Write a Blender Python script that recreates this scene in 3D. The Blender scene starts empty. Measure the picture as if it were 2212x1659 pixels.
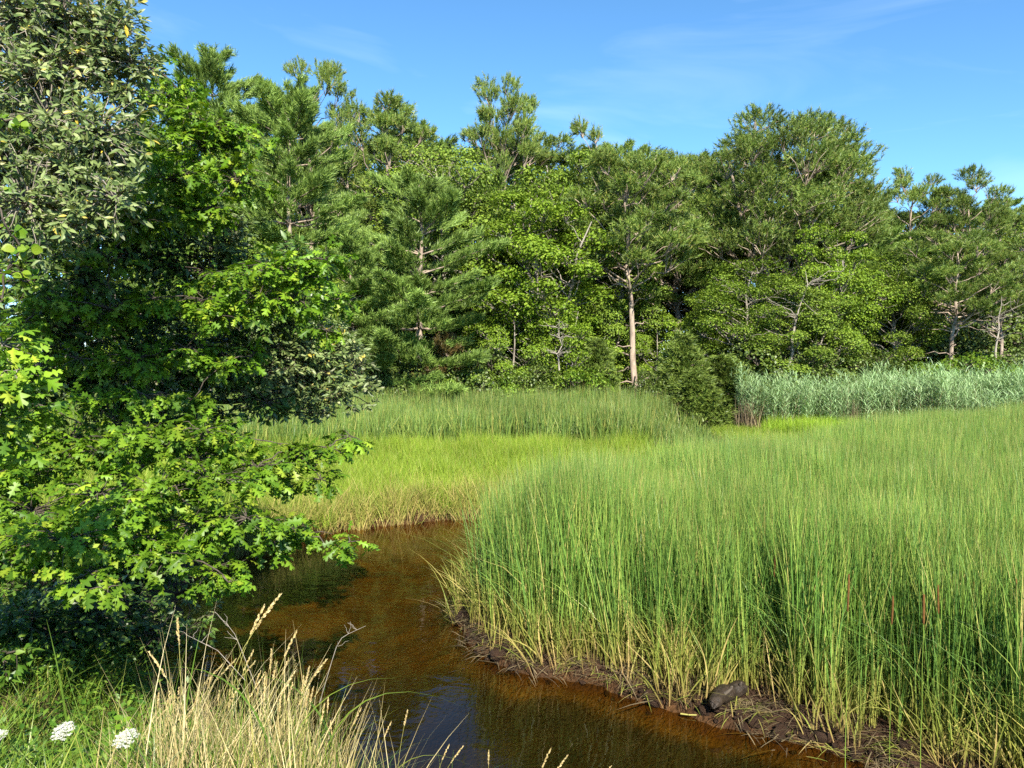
import bpy, math
import numpy as np
from mathutils import Matrix, Vector

# ------------------------------------------------------------------ camera, sky, sun, exposure
scene = bpy.context.scene
COL = scene.collection
CAM_H, FU, UC, VC, HORIZ = 3.6, 1664.0, 1106.0, 829.5, 780.0
PITCH = math.atan((VC - HORIZ) / FU)
cam_data = bpy.data.cameras.new('camera')
cam = bpy.data.objects.new('camera', cam_data)
COL.objects.link(cam)
cam.location = (0, 0, CAM_H)
cam.rotation_euler = (math.radians(90) - PITCH, 0, 0)
cam_data.sensor_width = 36.0
cam_data.lens = 36.0 * FU / 2212.0
cam_data.clip_start = 0.05
cam_data.clip_end = 4000
scene.camera = cam

SUN_EL, SUN_AZ = math.radians(37), math.radians(-13)    # sun behind the camera, a little to its right
to_sun = Vector((-math.sin(SUN_AZ) * math.cos(SUN_EL), -math.cos(SUN_AZ) * math.cos(SUN_EL), math.sin(SUN_EL)))
world = bpy.data.worlds.new('World')
scene.world = world
world.use_nodes = True
wn = world.node_tree
wn.nodes.clear()
sky = wn.nodes.new('ShaderNodeTexSky')
sky.sky_type = 'NISHITA'
sky.sun_disc = False
sky.sun_elevation = SUN_EL
sky.sun_rotation = math.radians(180) + SUN_AZ
sky.altitude = 0
sky.air_density = 0.6
sky.dust_density = 0.0
sky.ozone_density = 3.1
hs = wn.nodes.new('ShaderNodeHueSaturation')
hs.inputs['Saturation'].default_value = 1.13
hs.inputs['Hue'].default_value = 0.49
hs.inputs['Value'].default_value = 1.0
bg = wn.nodes.new('ShaderNodeBackground')
bg.inputs['Strength'].default_value = 0.113
wo = wn.nodes.new('ShaderNodeOutputWorld')
wn.links.new(sky.outputs[0], hs.inputs['Color'])
# thin high cirrus all round the sky
wtc = wn.nodes.new('ShaderNodeTexCoord')
wmp = wn.nodes.new('ShaderNodeMapping'); wmp.inputs['Scale'].default_value = (1.6, 2.2, 7.0); wmp.inputs['Rotation'].default_value = (0.25, 0.3, 0.4)
wnz = wn.nodes.new('ShaderNodeTexNoise'); wnz.inputs['Scale'].default_value = 1.7; wnz.inputs['Detail'].default_value = 7; wnz.inputs['Distortion'].default_value = 0.7
wmr = wn.nodes.new('ShaderNodeMapRange'); wmr.inputs[1].default_value = 0.5; wmr.inputs[2].default_value = 0.85; wmr.inputs[3].default_value = 0.0; wmr.inputs[4].default_value = 0.16
wmx = wn.nodes.new('ShaderNodeMix'); wmx.data_type = 'RGBA'; wmx.inputs[7].default_value = (6.5, 7.2, 8.0, 1)
wn.links.new(wtc.outputs['Generated'], wmp.inputs[0]); wn.links.new(wmp.outputs[0], wnz.inputs['Vector'])
wn.links.new(wnz.outputs[0], wmr.inputs[0]); wn.links.new(wmr.outputs[0], wmx.inputs[0])
wn.links.new(hs.outputs[0], wmx.inputs[6])
wn.links.new(wmx.outputs[2], bg.inputs[0])
wn.links.new(bg.outputs[0], wo.inputs[0])

sun_data = bpy.data.lights.new('sun', 'SUN')
sun_data.energy = 5.0
sun_data.angle = math.radians(0.53)
sun_data.color = (1.0, 0.93, 0.80)
sun = bpy.data.objects.new('sun', sun_data)
COL.objects.link(sun)
sun.rotation_euler = to_sun.to_track_quat('Z', 'Y').to_euler()

vs = scene.view_settings
vs.view_transform = 'Standard'
vs.look = 'None'
vs.exposure = 1.5
vs.gamma = 1.0
vs.use_curve_mapping = False
cy = scene.cycles
cy.max_bounces = 5
cy.diffuse_bounces = 2
cy.glossy_bounces = 2
cy.transmission_bounces = 4
cy.transparent_max_bounces = 6
cy.caustics_reflective = False
cy.caustics_refractive = False
cy.sample_clamp_indirect = 6.0
cy.use_denoising = False
cy.use_adaptive_sampling = True
cy.adaptive_threshold = 0.012
cy.adaptive_min_samples = 24
scene.render.film_transparent = False

# ------------------------------------------------------------------ helpers
CP, SP = math.cos(PITCH), math.sin(PITCH)


def P(u, v, d):
    """World point seen at photo coordinate (u, v) of a 2212 x 1659 frame, d metres ahead."""
    a = (u - UC) / FU
    b = -(v - VC) / FU
    # camera ray: forward (0, CP, -SP), up (0, SP, CP)
    ry = CP + b * SP
    rz = -SP + b * CP
    k = d / ry
    return np.array([a * k, d, CAM_H + rz * k])


def project(p):
    p = np.asarray(p, float)
    y = p[..., 1]
    z = p[..., 2] - CAM_H
    f = y * CP - z * SP
    up = y * SP + z * CP
    return UC + FU * p[..., 0] / f, VC - FU * up / f, f


def link(o, parent=None):
    COL.objects.link(o)
    if parent is not None:
        o.parent = parent
    return o


def mesh_from(name, V, F, mat=None, smooth=False, attrs=None):
    V = np.ascontiguousarray(V, dtype=np.float32).reshape(-1, 3)
    F = np.ascontiguousarray(F, dtype=np.int32).reshape(-1, 3)
    me = bpy.data.meshes.new(name)
    me.vertices.add(len(V))
    me.vertices.foreach_set('co', V.ravel())
    me.loops.add(len(F) * 3)
    me.loops.foreach_set('vertex_index', F.ravel())
    me.polygons.add(len(F))
    me.polygons.foreach_set('loop_start', np.arange(len(F), dtype=np.int32) * 3)
    if smooth:
        me.polygons.foreach_set('use_smooth', np.ones(len(F), dtype=bool))
    if attrs:
        for k, a in attrs.items():
            at = me.attributes.new(k, 'FLOAT', 'POINT')
            at.data.foreach_set('value', np.ascontiguousarray(a, dtype=np.float32).ravel())
    me.update(calc_edges=True)
    if mat:
        me.materials.append(mat)
    return me


class MB:
    def __init__(self):
        self.V, self.F, self.A, self.n = [], [], [], 0

    def add(self, V, F, a=None):
        V = np.asarray(V, dtype=np.float32).reshape(-1, 3)
        F = np.asarray(F, dtype=np.int32).reshape(-1, 3)
        self.V.append(V)
        self.F.append(F + self.n)
        self.A.append(np.zeros(len(V), np.float32) if a is None else np.asarray(a, np.float32).ravel())
        self.n += len(V)

    def mesh(self, name, mat, smooth=False):
        if not self.V:
            return mesh_from(name, np.zeros((0, 3)), np.zeros((0, 3)), mat)
        return mesh_from(name, np.vstack(self.V), np.vstack(self.F), mat, smooth, {'h': np.concatenate(self.A)})

    def build(self, name, mat, parent=None, smooth=False):
        return link(bpy.data.objects.new(name, self.mesh(name, mat, smooth)), parent)


def tag(o, label, cat, group=None, kind=None):
    o['label'] = label
    o['category'] = cat
    if group:
        o['group'] = group
    if kind:
        o['kind'] = kind
    return o


def empty(name, loc):
    o = bpy.data.objects.new(name, None)
    o.location = loc
    o.empty_display_size = 0.2
    return link(o)


def norm(a):
    a = np.asarray(a, float)
    return a / np.maximum(np.linalg.norm(a, axis=-1, keepdims=True), 1e-9)


def tube(path, rad, n=5):
    path = np.asarray(path, float)
    rad = np.asarray(rad, float)
    k = len(path)
    t = norm(np.gradient(path, axis=0))
    ref = np.array([0.31, 0.17, 0.93]) if abs(t[:, 2]).mean() < 0.75 else np.array([0.94, 0.2, 0.1])
    a = norm(np.cross(t, ref))
    b = np.cross(t, a)
    th = np.arange(n) * 2 * math.pi / n
    V = path[:, None, :] + rad[:, None, None] * (np.cos(th)[None, :, None] * a[:, None, :] + np.sin(th)[None, :, None] * b[:, None, :])
    i = np.arange(k - 1)[:, None] * n
    j = np.arange(n)[None, :]
    j2 = (j + 1) % n
    q = np.stack([i + j, i + j2, i + n + j2, i + n + j], -1).reshape(-1, 4)
    F = np.vstack([q[:, [0, 1, 2]], q[:, [0, 2, 3]]])
    V = V.reshape(-1, 3)
    V = np.vstack([V, path[-1] + t[-1] * rad[-1] * 0.5])
    top = (k - 1) * n
    F = np.vstack([F, np.stack([top + np.arange(n), top + (np.arange(n) + 1) % n, np.full(n, len(V) - 1)], -1)])
    return V, F


def bend(rng, p0, p1, k=6, sag=0.0, wig=0.06):
    """A crooked limb from p0 to p1."""
    p0, p1 = np.asarray(p0, float), np.asarray(p1, float)
    t = np.linspace(0, 1, k)[:, None]
    L = np.linalg.norm(p1 - p0)
    pts = p0 + (p1 - p0) * t
    pts[:, 2:3] += 4 * sag * L * t * (1 - t)
    w = rng.normal(0, wig * L, (k, 3))
    w[0] = 0
    w[-1] = 0
    return pts + w * 0.7


def frames(d, n):
    """Rotation matrices with columns (across, along d, normal n)."""
    d = norm(d)
    x = norm(np.cross(d, n))
    z = np.cross(x, d)
    return np.stack([x, d, z], -1)


def bake(TV, TF, R, loc, scl):
    N, k = len(loc), len(TV)
    s = np.asarray(scl, float)
    if s.ndim == 1:
        s = np.repeat(s[:, None], 3, 1)
    V = np.einsum('nij,nkj->nki', R, TV[None] * s[:, None, :]) + loc[:, None, :]
    F = TF[None] + (np.arange(N) * k)[:, None, None]
    return V.reshape(-1, 3), F.reshape(-1, 3)


def ribbons(base, L, w, az, lean, curl, droop, face, S=4, tip=0.06, belly=0.35, twist=0.0, blunt=3.0):
    """Grass blades: base (N,3); each leans towards azimuth az, curls over and droops; returns V, F, h."""
    N = len(base)
    L, w, az, lean, curl, droop, face = [np.broadcast_to(np.asarray(q, float), (N,)) for q in (L, w, az, lean, curl, droop, face)]
    t = np.linspace(0, 1, S + 1)[None, :]
    out = (lean[:, None] * t + curl[:, None] * t ** 2.2) * L[:, None]
    up = (t - droop[:, None] * t ** 3) * L[:, None]
    c = np.stack([base[:, 0:1] + np.cos(az)[:, None] * out, base[:, 1:2] + np.sin(az)[:, None] * out, base[:, 2:3] + up], -1)
    prof = np.clip((0.65 + belly * np.sin(np.pi * np.minimum(t * 1.15, 1))) * (1 - t ** blunt), tip, 1)
    hw = 0.5 * w[:, None] * prof
    fa = face[:, None] + np.broadcast_to(np.asarray(twist, float), (N,))[:, None] * t
    fx = np.stack([np.cos(fa), np.sin(fa), np.zeros_like(fa)], -1)
    V = np.stack([c - fx * hw[..., None], c + fx * hw[..., None]], 2)     # N,S+1,2,3
    i = np.arange(S)[None, :] * 2 + (np.arange(N) * (S + 1) * 2)[:, None]
    q = np.stack([i, i + 1, i + 3, i + 2], -1).reshape(-1, 4)
    F = np.vstack([q[:, [0, 1, 2]], q[:, [0, 2, 3]]])
    h = np.broadcast_to(t[:, :, None], (N, S + 1, 2))
    return V.reshape(-1, 3), F, h.reshape(-1)


def smooth01(a, b, x):
    t = np.clip((x - a) / (b - a), 0, 1)
    return t * t * (3 - 2 * t)


def vnoise(x, y, seed=0):
    """Smooth 2-D value noise in 0..1."""
    r = np.random.default_rng(seed).random((64, 64))
    xi, yi = np.floor(x).astype(int), np.floor(y).astype(int)
    fx, fy = x - xi, y - yi
    fx, fy = fx * fx * (3 - 2 * fx), fy * fy * (3 - 2 * fy)
    g = lambda a, b: r[a % 64, b % 64]
    return (g(xi, yi) * (1 - fx) + g(xi + 1, yi) * fx) * (1 - fy) + (g(xi, yi + 1) * (1 - fx) + g(xi + 1, yi + 1) * fx) * fy


# ------------------------------------------------------------------ materials
def new_mat(name):
    m = bpy.data.materials.new(name)
    m.use_nodes = True
    nt = m.node_tree
    nt.nodes.clear()
    return m, nt, nt.nodes.new, nt.links.new


def ramp_node(nt, stops):
    r = nt.nodes.new('ShaderNodeValToRGB')
    e = r.color_ramp.elements
    while len(e) < len(stops):
        e.new(0.5)
    for el, (p, c) in zip(e, stops):
        el.position = p
        el.color = (*c, 1)
    return r


def leaf_mat(name, stops, transl=0.25, tcol=(1.15, 1.2, 0.55), rough=0.45, spec=0.35, nscale=0.6, namp=0.35, base=None, base_h=0.35, back=None, tip=None):
    """Leaf: colour by a random number for each leaf, slow drift through the crown, light passing through.
    base: colour that the foot of a blade has (attribute h = 0 at the foot)."""
    m, nt, N, L = new_mat(name)
    geo = N('ShaderNodeNewGeometry')
    oi = N('ShaderNodeObjectInfo')
    ad = N('ShaderNodeMath'); ad.operation = 'ADD'
    L(geo.outputs['Random Per Island'], ad.inputs[0]); L(oi.outputs['Random'], ad.inputs[1])
    fr = N('ShaderNodeMath'); fr.operation = 'FRACT'
    L(ad.outputs[0], fr.inputs[0])
    rp = ramp_node(nt, stops)
    L(fr.outputs[0], rp.inputs[0])
    col = rp.outputs[0]
    nz = N('ShaderNodeTexNoise'); nz.inputs['Scale'].default_value = nscale; nz.inputs['Detail'].default_value = 3
    L(geo.outputs['Position'], nz.inputs['Vector'])
    mr = N('ShaderNodeMapRange')
    mr.inputs[1].default_value = 0.3; mr.inputs[2].default_value = 0.7
    mr.inputs[3].default_value = 1 - namp; mr.inputs[4].default_value = 1 + namp
    L(nz.outputs[0], mr.inputs[0])
    mx = N('ShaderNodeMix'); mx.data_type = 'RGBA'; mx.blend_type = 'MULTIPLY'
    mx.inputs[0].default_value = 1
    L(col, mx.inputs[6]); L(mr.outputs[0], mx.inputs[7])
    col = mx.outputs[2]
    if base is not None:
        at = N('ShaderNodeAttribute'); at.attribute_name = 'h'
        m2 = N('ShaderNodeMapRange'); m2.inputs[1].default_value = 0.02; m2.inputs[2].default_value = base_h
        L(at.outputs['Fac'], m2.inputs[0])
        mb = N('ShaderNodeMix'); mb.data_type = 'RGBA'
        mb.inputs[6].default_value = (*base, 1)
        L(m2.outputs[0], mb.inputs[0]); L(col, mb.inputs[7])
        col = mb.outputs[2]
    if tip is not None:                        # withered blade ends on part of the blades
        a3 = N('ShaderNodeAttribute'); a3.attribute_name = 'h'
        m3 = N('ShaderNodeMapRange'); m3.inputs[1].default_value = .86; m3.inputs[2].default_value = .97
        L(a3.outputs['Fac'], m3.inputs[0])
        r3 = N('ShaderNodeMath'); r3.operation = 'MULTIPLY'; r3.inputs[1].default_value = 7.31; L(fr.outputs[0], r3.inputs[0])
        r6 = N('ShaderNodeMath'); r6.operation = 'FRACT'; L(r3.outputs[0], r6.inputs[0])
        r4 = N('ShaderNodeMapRange'); r4.inputs[1].default_value = .72; r4.inputs[2].default_value = 1.0; r4.inputs[4].default_value = .8; L(r6.outputs[0], r4.inputs[0])
        r5 = N('ShaderNodeMath'); r5.operation = 'MULTIPLY'; L(r4.outputs[0], r5.inputs[0]); L(m3.outputs[0], r5.inputs[1])
        t3 = N('ShaderNodeMix'); t3.data_type = 'RGBA'; t3.inputs[7].default_value = (*tip, 1)
        L(r5.outputs[0], t3.inputs[0]); L(col, t3.inputs[6])
        col = t3.outputs[2]
    pcol = col
    if back is not None:                       # paler underside
        bm_ = N('ShaderNodeMix'); bm_.data_type = 'RGBA'
        bm_.inputs[7].default_value = (*back, 1)
        L(geo.outputs['Backfacing'], bm_.inputs[0]); L(col, bm_.inputs[6])
        pcol = bm_.outputs[2]
    pb = N('ShaderNodeBsdfPrincipled')
    pb.inputs['Roughness'].default_value = rough
    pb.inputs['Specular IOR Level'].default_value = spec
    L(pcol, pb.inputs['Base Color'])
    tr = N('ShaderNodeBsdfTranslucent')
    tm = N('ShaderNodeMix'); tm.data_type = 'RGBA'; tm.blend_type = 'MULTIPLY'; tm.inputs[0].default_value = 1
    tm.inputs[7].default_value = (*tcol, 1)
    L(col, tm.inputs[6]); L(tm.outputs[2], tr.inputs[0])
    ms = N('ShaderNodeMixShader'); ms.inputs[0].default_value = transl
    L(pb.outputs[0], ms.inputs[1]); L(tr.outputs[0], ms.inputs[2])
    out = N('ShaderNodeOutputMaterial')
    L(ms.outputs[0], out.inputs[0])
    return m


def bark_mat(name, c1, c2, scale=9.0, zs=0.25, bump=0.5, rough=0.9):
    m, nt, N, L = new_mat(name)
    tc = N('ShaderNodeTexCoord')
    mp = N('ShaderNodeMapping'); mp.inputs['Scale'].default_value = (1, 1, zs)
    L(tc.outputs['Object'], mp.inputs[0])
    nz = N('ShaderNodeTexNoise'); nz.inputs['Scale'].default_value = scale; nz.inputs['Detail'].default_value = 6
    nz.inputs['Roughness'].default_value = 0.65
    L(mp.outputs[0], nz.inputs['Vector'])
    rp = ramp_node(nt, [(0.32, c1), (0.68, c2)])
    L(nz.outputs[0], rp.inputs[0])
    pb = N('ShaderNodeBsdfPrincipled'); pb.inputs['Roughness'].default_value = rough
    pb.inputs['Specular IOR Level'].default_value = 0.2
    bp = N('ShaderNodeBump'); bp.inputs['Strength'].default_value = bump; bp.inputs['Distance'].default_value = 0.02
    L(nz.outputs[0], bp.inputs['Height']); L(bp.outputs[0], pb.inputs['Normal'])
    L(rp.outputs[0], pb.inputs['Base Color'])
    out = N('ShaderNodeOutputMaterial'); L(pb.outputs[0], out.inputs[0])
    return m


M = {}
M['pitch'] = leaf_mat('pitch_pine_needles', [(0, (.066, .118, .020)), (.5, (.118, .185, .030)), (.85, (.185, .255, .044)), (1, (.24, .22, .045))], .12, rough=.5, nscale=.35, namp=.3)
M['white'] = leaf_mat('white_pine_needles', [(0, (.095, .160, .036)), (.5, (.160, .250, .050)), (1, (.250, .350, .070))], .2, rough=.5, nscale=.35, namp=.3)
M['rust'] = leaf_mat('dying_pine_needles', [(0, (.10, .075, .025)), (.5, (.17, .105, .035)), (1, (.12, .13, .035))], .12, nscale=.8)
M['oak'] = leaf_mat('far_oak_leaves', [(0, (.065, .112, .013)), (.5, (.118, .188, .020)), (1, (.200, .265, .034))], .25, rough=.55, spec=.2, nscale=.4, namp=.28)
M['oakbright'] = leaf_mat('bright_oak_leaves', [(0, (.075, .135, .010)), (.5, (.130, .212, .015)), (1, (.205, .285, .029))], .3, rough=.55, spec=.2, nscale=.5, namp=.25)
M['shrub'] = leaf_mat('edge_shrub_leaves', [(0, (.045, .080, .015)), (.5, (.080, .120, .022)), (1, (.140, .185, .035))], .22, nscale=.8)
M['lime'] = leaf_mat('lime_shrub_leaves', [(0, (.07, .14, .012)), (.5, (.12, .21, .018)), (1, (.19, .26, .03))], .3, nscale=.8)
M['juniper'] = leaf_mat('cedar_sprays', [(0, (.068, .110, .020)), (.5, (.112, .165, .028)), (1, (.185, .240, .042))], .15, nscale=.7)
M['pinbark'] = bark_mat('pine_bark', (.13, .10, .08), (.40, .32, .245), 4, .3, .9)
M['oakbark'] = bark_mat('oak_bark', (.11, .095, .075), (.34, .30, .25), 5)
M['darkbark'] = bark_mat('dark_twig_bark', (.035, .028, .022), (.11, .09, .07), 22)  # dark brown bark, finer grained than the oak bark
M['deadbark'] = bark_mat('dead_wood', (.16, .14, .11), (.34, .30, .25), 8)
M['pinoak'] = leaf_mat('pin_oak_leaves', [(0, (.055, .125, .009)), (.45, (.105, .205, .012)), (.85, (.165, .275, .018)), (1, (.27, .34, .03))], .32, rough=.46, spec=.3, nscale=1.6, namp=.32)
M['olive'] = leaf_mat('silvery_shrub_leaves', [(0, (.066, .108, .028)), (.45, (.115, .163, .048)), (.90, (.19, .235, .085)), (.965, (.24, .27, .12)), (1, (.45, .34, .03))], .2, rough=.45, spec=.35, nscale=1.5, namp=.2, back=(.24, .26, .16))
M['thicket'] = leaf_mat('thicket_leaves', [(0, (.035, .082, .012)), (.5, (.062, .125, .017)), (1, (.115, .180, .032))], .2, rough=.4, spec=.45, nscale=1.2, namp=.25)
M['vine'] = leaf_mat('vine_leaves', [(0, (.08, .17, .010)), (.6, (.14, .24, .015)), (1, (.24, .30, .03))], .4, rough=.4, nscale=2, namp=.12)
M['cattail'] = leaf_mat('cattail_blades', [(0, (.062, .138, .028)), (.35, (.115, .222, .040)), (.72, (.185, .302, .052)), (.92, (.30, .36, .075)), (1, (.48, .39, .14))], .28, rough=.42, spec=.4, nscale=.55, namp=.22, base=(.26, .25, .055), base_h=.45, tip=(.46, .34, .13))
M['cattailfar'] = leaf_mat('far_cattail_blades', [(0, (.060, .115, .028)), (.4, (.110, .185, .038)), (.8, (.180, .255, .050)), (1, (.32, .30, .08))], .28, rough=.45, spec=.35, nscale=.22, namp=.22, base=(.10, .16, .035), base_h=.5, tip=(.42, .32, .13))
M['lowgrass'] = leaf_mat('marsh_grass_blades', [(0, (.13, .22, .018)), (.5, (.20, .30, .026)), (.9, (.28, .34, .045)), (1, (.40, .32, .12))], .35, rough=.5, spec=.25, nscale=.35, namp=.18, base=(.24, .24, .05), base_h=.35)
M['limegrass'] = leaf_mat('lime_grass_blades', [(0, (.17, .30, .02)), (.5, (.24, .38, .03)), (1, (.33, .42, .05))], .35, rough=.5, spec=.25, nscale=.5, namp=.12)
M['tangrass'] = leaf_mat('bleached_grass_blades', [(0, (.14, .19, .030)), (.45, (.24, .26, .05)), (.8, (.32, .28, .08)), (1, (.42, .32, .13))], .25, rough=.6, spec=.2, nscale=1.2, namp=.2, base=(.26, .17, .07), base_h=.4)
M['reed'] = leaf_mat('reed_leaves', [(0, (.19, .31, .125)), (.5, (.27, .40, .180)), (1, (.36, .475, .25))], .25, rough=.5, spec=.3, nscale=.4, namp=.18)
M['reedstem'] = leaf_mat('reed_stems', [(0, (.05, .035, .02)), (.5, (.10, .075, .04)), (1, (.22, .17, .09))], .05, rough=.7)
M['straw'] = leaf_mat('straw', [(0, (.28, .22, .085)), (.5, (.42, .34, .15)), (1, (.54, .46, .26))], .2, rough=.55, spec=.3, nscale=3, namp=.15, base=(.34, .32, .09), base_h=.35)
M['seed'] = leaf_mat('seed_heads', [(0, (.38, .28, .12)), (.5, (.48, .37, .17)), (1, (.58, .47, .26))], .25, rough=.6, spec=.2, nscale=4, namp=.12)
M['fgreen'] = leaf_mat('verge_grass_blades', [(0, (.070, .14, .014)), (.5, (.13, .22, .022)), (.9, (.22, .28, .04)), (1, (.34, .30, .09))], .32, rough=.4, spec=.4, nscale=1.5, namp=.2)
M['weeds'] = leaf_mat('verge_weed_leaves', [(0, (.040, .105, .010)), (.5, (.075, .160, .015)), (1, (.15, .24, .03))], .28, rough=.42, nscale=1.8, namp=.25)
M['spike'] = bark_mat('cattail_spike', (.075, .034, .009), (.14, .066, .018), 60, 1, .3)
M['petal'] = leaf_mat('white_florets', [(0, (.42, .44, .36)), (1, (.60, .60, .54))], .25, tcol=(1, 1, .95), rough=.6, nscale=6, namp=.05)
M['stem'] = leaf_mat('green_stems', [(0, (.12, .20, .03)), (1, (.18, .27, .04))], .1)


def ground_mat():
    m, nt, N, L = new_mat('soil')
    geo = N('ShaderNodeNewGeometry')
    at = N('ShaderNodeAttribute'); at.attribute_name = 'h'          # 0 bed, 1 mud bank, 2 marsh peat, 3 verge earth, 4 woodland litter
    mr = N('ShaderNodeMath'); mr.operation = 'DIVIDE'; mr.inputs[1].default_value = 4
    L(at.outputs['Fac'], mr.inputs[0])
    nz = N('ShaderNodeTexNoise'); nz.inputs['Scale'].default_value = 2.2; nz.inputs['Detail'].default_value = 8; nz.inputs['Roughness'].default_value = .65
    L(geo.outputs['Position'], nz.inputs['Vector'])
    r1 = ramp_node(nt, [(0, (.016, .013, .006)), (.05, (.072, .044, .010)), (.08, (.064, .039, .010)), (.125, (.066, .034, .010)), (.17, (.055, .027, .010)), (.25, (.036, .019, .011)), (.5, (.060, .045, .020)), (.75, (.085, .070, .030)), (1, (.050, .042, .020))])  # lowest stop: bed darkened as if deep water absorbed the light
    L(mr.outputs[0], r1.inputs[0])
    r2 = ramp_node(nt, [(.28, (.45, .42, .40)), (.5, (1, 1, 1)), (.72, (1.6, 1.5, 1.3))])
    L(nz.outputs[0], r2.inputs[0])
    mx = N('ShaderNodeMix'); mx.data_type = 'RGBA'; mx.blend_type = 'MULTIPLY'; mx.inputs[0].default_value = 1
    L(r1.outputs[0], mx.inputs[6]); L(r2.outputs[0], mx.inputs[7])
    n2 = N('ShaderNodeTexNoise'); n2.inputs['Scale'].default_value = 26; n2.inputs['Detail'].default_value = 6
    L(geo.outputs['Position'], n2.inputs['Vector'])
    bp = N('ShaderNodeBump'); bp.inputs['Strength'].default_value = 1.0; bp.inputs['Distance'].default_value = .06
    L(n2.outputs[0], bp.inputs['Height'])
    pb = N('ShaderNodeBsdfPrincipled'); pb.inputs['Roughness'].default_value = .75
    pb.inputs['Specular IOR Level'].default_value = .15
    L(mx.outputs[2], pb.inputs['Base Color']); L(bp.outputs[0], pb.inputs['Normal'])
    out = N('ShaderNodeOutputMaterial'); L(pb.outputs[0], out.inputs[0])
    return m


def water_mat():
    m, nt, N, L = new_mat('tea_brown_water')
    geo = N('ShaderNodeNewGeometry')
    mp = N('ShaderNodeMapping'); mp.inputs['Scale'].default_value = (1.0, 1.6, 1); mp.inputs['Rotation'].default_value = (0, 0, .25)
    L(geo.outputs['Position'], mp.inputs[0])
    n1 = N('ShaderNodeTexNoise'); n1.inputs['Scale'].default_value = 6.5; n1.inputs['Detail'].default_value = 3; n1.inputs['Distortion'].default_value = .6
    n2 = N('ShaderNodeTexNoise'); n2.inputs['Scale'].default_value = 2.2; n2.inputs['Detail'].default_value = 2; n2.inputs['Distortion'].default_value = .8
    L(mp.outputs[0], n1.inputs['Vector']); L(mp.outputs[0], n2.inputs['Vector'])
    ad = N('ShaderNodeMath'); ad.operation = 'MULTIPLY_ADD'; ad.inputs[1].default_value = .22
    L(n1.outputs[0], ad.inputs[0]); L(n2.outputs[0], ad.inputs[2])
    bp = N('ShaderNodeBump'); bp.inputs['Strength'].default_value = .18; bp.inputs['Distance'].default_value = .02
    L(ad.outputs[0], bp.inputs['Height'])
    # mirror share by Schlick's rule, the same from above and below the surface
    dt = N('ShaderNodeVectorMath'); dt.operation = 'DOT_PRODUCT'
    L(geo.outputs['Incoming'], dt.inputs[0]); L(bp.outputs[0], dt.inputs[1])
    ab = N('ShaderNodeMath'); ab.operation = 'ABSOLUTE'; L(dt.outputs['Value'], ab.inputs[0])
    om = N('ShaderNodeMath'); om.operation = 'SUBTRACT'; om.use_clamp = True; om.inputs[0].default_value = 1; L(ab.outputs[0], om.inputs[1])
    pw = N('ShaderNodeMath'); pw.operation = 'POWER'; pw.inputs[1].default_value = 5; L(om.outputs[0], pw.inputs[0])
    fr = N('ShaderNodeMath'); fr.operation = 'MULTIPLY_ADD'; fr.inputs[1].default_value = .98; fr.inputs[2].default_value = .02; L(pw.outputs[0], fr.inputs[0])
    tp = N('ShaderNodeBsdfTransparent'); tp.inputs[0].default_value = (.68, .56, .28, 1)
    gl = N('ShaderNodeBsdfGlossy'); gl.inputs['Roughness'].default_value = .03
    L(bp.outputs[0], gl.inputs['Normal'])
    ms = N('ShaderNodeMixShader')
    L(fr.outputs[0], ms.inputs[0]); L(tp.outputs[0], ms.inputs[1]); L(gl.outputs[0], ms.inputs[2])
    out = N('ShaderNodeOutputMaterial'); L(ms.outputs[0], out.inputs[0])
    return m


M['soil'] = ground_mat()
M['clod'] = bark_mat('clod_mud', (.016, .009, .006), (.060, .032, .018), 30, 1, 1.0, .6)
M['water'] = water_mat()

# ------------------------------------------------------------------ terrain and water
RIVER = np.array([(-.9, 5.7), (-2.0, 6.5), (-3.2, 7.7), (-4.2, 9.2), (-4.9, 11.2), (-5.5, 13.2), (-5.1, 13.9), (-4.4, 15.1), (-3.6, 16.2), (-2.6, 17.0),
                  (-.8, 17.6), (1.5, 18.2), (4, 19.8), (6.5, 22.3), (9, 25), (14, 30), (22, 36), (23, 34), (14.6, 28.6), (9.8, 23.2), (7, 20.2),
                  (4.2, 17.4), (1.8, 15.9), (.3, 14.6), (-.45, 12.9), (-.72, 11.0), (-.6, 9.8), (-.2, 9.0), (.25, 8.6), (.96, 8.25), (1.75, 7.82),
                  (2.25, 7.45), (2.95, 6.8), (3.75, 6.0), (5.2, 4.8), (9, 3.2), (16, 2), (16, 0), (9, 1.0), (5, 2.4), (2.6, 3.9), (.9, 5.0)], float)


def sdf(poly, x, y):
    """Signed distance to a polygon, positive outside."""
    x, y = np.asarray(x, float), np.asarray(y, float)
    d = np.full(x.shape, 1e9)
    inside = np.zeros(x.shape, bool)
    for (ax, ay), (bx, by) in zip(poly, np.roll(poly, -1, 0)):
        ex, ey = bx - ax, by - ay
        t = np.clip(((x - ax) * ex + (y - ay) * ey) / (ex * ex + ey * ey), 0, 1)
        d = np.minimum(d, np.hypot(x - ax - t * ex, y - ay - t * ey))
        c = (ay > y) != (by > y)
        with np.errstate(divide='ignore', invalid='ignore'):
            inside ^= c & (x < (bx - ax) * (y - ay) / (by - ay if by != ay else 1e-9) + ax)
    return np.where(inside, -d, d)


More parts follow.
